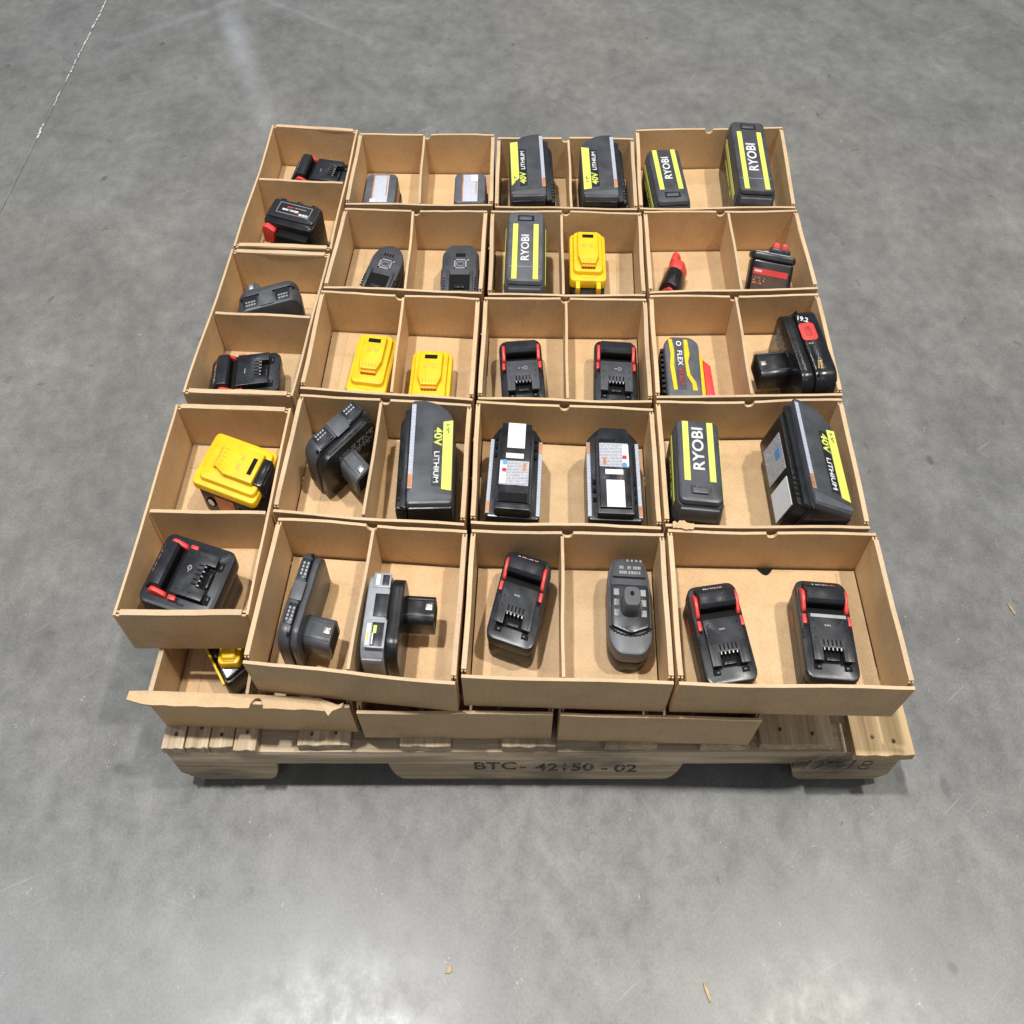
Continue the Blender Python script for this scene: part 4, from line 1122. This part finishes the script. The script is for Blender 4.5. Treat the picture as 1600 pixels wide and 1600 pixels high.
# small two-prong pack lying on the tray floor
t = battery('small black battery with red tip lying alone in its compartment', .304, .738, -24)
bm = new(); prism(bm, rounded([(-22, 0), (22, 0), (24, 18), (14, 36), (0, 40), (-14, 36), (-24, 18)], 9, 4), -40, 2, 'y', 3); bd = t.part('sleeve', bm, 'black')
bm = new(); prism(bm, rounded([(-15, 5), (15, 5), (17, 20), (0, 33), (-17, 20)], 7, 4), -44, -37, 'y', 1.5); t.part('end_cap', bm, 'red')
bm = new(); prism(bm, rounded([(-19, 3), (19, 3), (21, 18), (10, 37), (-12, 36), (-21, 18)], 6, 4), 2.5, 24, 'y', 1.6); t.part('neck', bm, 'red')
bm = new(); prism(bm, rounded([(-20, 5), (0, 5), (1, 24), (-6, 34), (-16, 33), (-20, 22)], 5, 4), 23, 44, 'y', 1.6); t.part('prong', bm, 'red')
# upright pack with red prongs behind
t = battery('black battery with red printed band and red prongs behind it', .484, .688, -13, -38, 0, 16)
bm = new(); slab(bm, 84, 46, 0, 58, 8, 3); bd = t.part('case', bm, 'black')
bm = new(); slab(bm, 88, 50, 58.5, 70, 9, 4); t.part('cap', bm, 'char')
bm = new(); slab(bm, 70, 14, 69.6, 71.4, 4, 1, 0, -6); t.part('cap_rim', bm, 'silver')
bm = new(); box(bm, -36, 32, -23.8, -22.6, 37, 46); pb = t.part('printed_band', bm, 'red', bd, 0)
bm = new(); box(bm, -36, 32, -23.8, -22.6, 4, 36.5); t.part('printed_side', bm, 'brown', bd, 0)
rg = random.Random(31)
bm2 = marks(14, 5, 1, rg, .3, .9); put(bm2, 0, 0, 0, 0, 90); put(bm2, -26, -23.8, 42); t.part('band_print', bm2, 'white', pb, 0)
bm2 = marks(24, 12, 3, rg, .3, .6); put(bm2, 0, 0, 0, 0, 90); put(bm2, -22, -23.8, 28); t.part('side_print', bm2, 'orange', bd, 0)
for xx in (6, 22):
    bm = new(); prism(bm, rounded([(xx - 9, 20), (xx + 9, 20), (xx + 9, 80), (xx + 5, 88), (xx - 5, 88), (xx - 9, 80)], 5, 3), 2, 24, 'y', 3); t.part('prong', bm, 'red')
bm = new(); box(bm, -6, 34, -4, 26, 66, 80, 4); t.part('prong_collar', bm, 'char')

# pack on its side with yellow ribs and red flank
t = battery('grey battery with yellow ribs, lettering down its face and a red flank', .279, .492, -3)
bm = new(); prism(bm, rounded([(-34, -58), (30, -58), (32, 48), (18, 60), (-22, 60), (-34, 48)], 8, 4), 0, 70, 'z', 5); sh = t.part('shell', bm, 'mid')
for s, pts in ((-1, [(-22, -46), (-15, -46), (-18, 0), (-16, 28), (-19, 52), (-26, 52), (-23, 22), (-26, 0)]), (1, [(12, -46), (21, -46), (19, -30), (10, -16), (8, 8), (12, 22), (10, 52), (3, 52), (2, 16), (4, -18), (12, -34)])):
    bm = new(); prism(bm, pts, 69.7, 71.2, 'z', .3); t.part('yellow_rib', bm, 'yellow', sh, 0)
bm = new(); prism(bm, [(-14, -44), (2, -44), (0, 54), (-14, 54)], 69.8, 70.4); pn = t.part('lettering_panel', bm, 'grey', sh, 0)
for s, yy, mt in (('FLEX', 16, 'white'), ('VOLT', -20, 'redprint')):
    bm = text_bm(s, 13, .02, 1.05); put(bm, -6.5, yy, 70.4, -90); t.part('lettering', bm, mt, pn, 0)
bm = new(); prism(bm, disc(5, 18, -6.5, 44), 70.3, 70.8); em = t.part('round_emblem', bm, 'white', pn, 0)
bm = new(); prism(bm, disc(3, 18, -6.5, 44), 70.7, 71.0); t.part('emblem_core', bm, 'grey', em, 0)
bm = new(); box(bm, 31, 42, -54, 46, 10, 50, 2); yl = t.part('yellow_flank', bm, 'yellow')
bm = new(); prism(bm, [(42.1, -54), (60, -50), (56, 24), (42.1, 36)], 6, 50, 'z', 2); t.part('red_flank', bm, 'red')
bm = new(); box(bm, 32, 54, -60, -53, 6, 42, 1.5); t.part('red_foot', bm, 'red')
bm = new()
for k in range(9):
    yy = -44 + k * 10
    box(bm, -40, -33, yy, yy + 5, 20, 62)
t.part('side_teeth', bm, 'black', None, 0)
bm = new(); box(bm, -34, 30, -63, -57, 4, 58, 2); t.part('end_cover', bm, 'grey')
for s in (-17, 15):
    bm = new(); box(bm, s - 3, s + 3, -64, -58, 30, 62, .8); t.part('end_clip', bm, 'pit')

# big black stem pack lying on its edge, stem to the left
t = battery('big black stem battery with red square and white figures, stem pointing left', .480, .520, 186)
stem_pack(t, 148, 66, 86, 6, 58, 48, 'gloss', 'black', 'black', fat=0)
for o in list(t.root.children):
    if o.name.split('.')[0] in ('middle_plate', 'release_clip'):
        for c in list(o.children): bpy.data.objects.remove(c)
        bpy.data.objects.remove(o)
bm = new(); slab(bm, 30, 34, 85.4, 87.2, 6, .8, -38, -20); rb = t.part('red_button', bm, 'red')
bm = new(); slab(bm, 12, 18, 87.0, 87.9, 3, .4, -38, -20); t.part('button_grip', bm, 'redprint', rb)
bm = text_bm('19.2', 13, .03, 1.0); put(bm, -36, -46, 85.8, 160); t.part('lettering', bm, 'white', None, 0)
rg = random.Random(55)
bm2 = marks(12, 4, 1, rg, .3, .9); put(bm2, -36, 3, 86); t.part('small_print', bm2, 'greyprint', None, 0)
bm2 = marks(24, 10, 2, rg, .3, .8); put(bm2, 0, 0, 0, 90); put(bm2, -36, 52, 85.6, 0, -30); t.part('small_print', bm2, 'etch', None, 0)
bm2 = marks(60, 26, 6, rg, .3, .7); put(bm2, 0, 0, 0, 90, 0, 0); put(bm2, 0, 0, 0, 0, 0, 90); put(bm2, .3, -26, 52); t.part('face_print', bm2, 'greyprint', None, 0)

t = battery('grey battery with lime stripes beside the leaning 40V one', .277, .314, -5); ryobi_top(t, 70, 138, 84, 'front', 5, 'grey', 27)
t = battery('grey 40V battery leaning to the right with its label side showing', .452, .312, -1, 0, 19, 14); ryobi_side(t, m=1, h=88)
t = battery('black and red battery at the left of the front right tray', .284, .086, 7); slide_red(t, 80, 130, 66, 41)
t = battery('black and red battery at the right of the front right tray', .447, .090, -4); slide_red(t, 81, 130, 66, 42)
bm = new(); box(bm, -27, 27, 8, 12.4, 59.4, 60.2); t.part('painted_glare', bm, 'silver', None, 0)  # glare on the tongue plate, painted as a silver strip
bm = new(); box(bm, -37, -30, 2, 10, 48.8, 49.5); t.part('sticker_scrap', bm, 'silver', None, 0)

# ---- lower layer
t = battery('yellow and black battery half hidden in the lower left tray', -.505, .136, 40, z=FZ + .0053)
o = rounded([(-48, -60), (48, -60), (48, 60), (-48, 60)], 12, 4)
bm = new(); prism(bm, o, 0, 40, 'z', 4); t.part('cell_case', bm, 'black')
bm = new(); prism(bm, inset(o, 4), 40.4, 46, 'z', 2); t.part('upper_shell', bm, 'gloss')
bm = new(); box(bm, -50, -46, -56, 50, 36, 43, 1.2); t.part('yellow_trim', bm, 'yellow')
bm = new(); slab(bm, 36, 84, 46.2, 60, 7, 2, 0, 16); put(bm, -14, -26, 0, -38); yb_ = t.part('yellow_latch', bm, 'yellow')
bm = new(); slab(bm, 26, 30, 58, 66, 5, 1.6, 0, -8, 4, 4); put(bm, -14, -26, 0, -38); t.part('latch_lobe', bm, 'yellow', yb_)
bm = new(); box(bm, -9, 9, -24, -20, 59.5, 61.5, .5); put(bm, -14, -26, 0, -38); t.part('latch_groove', bm, 'amber', yb_)
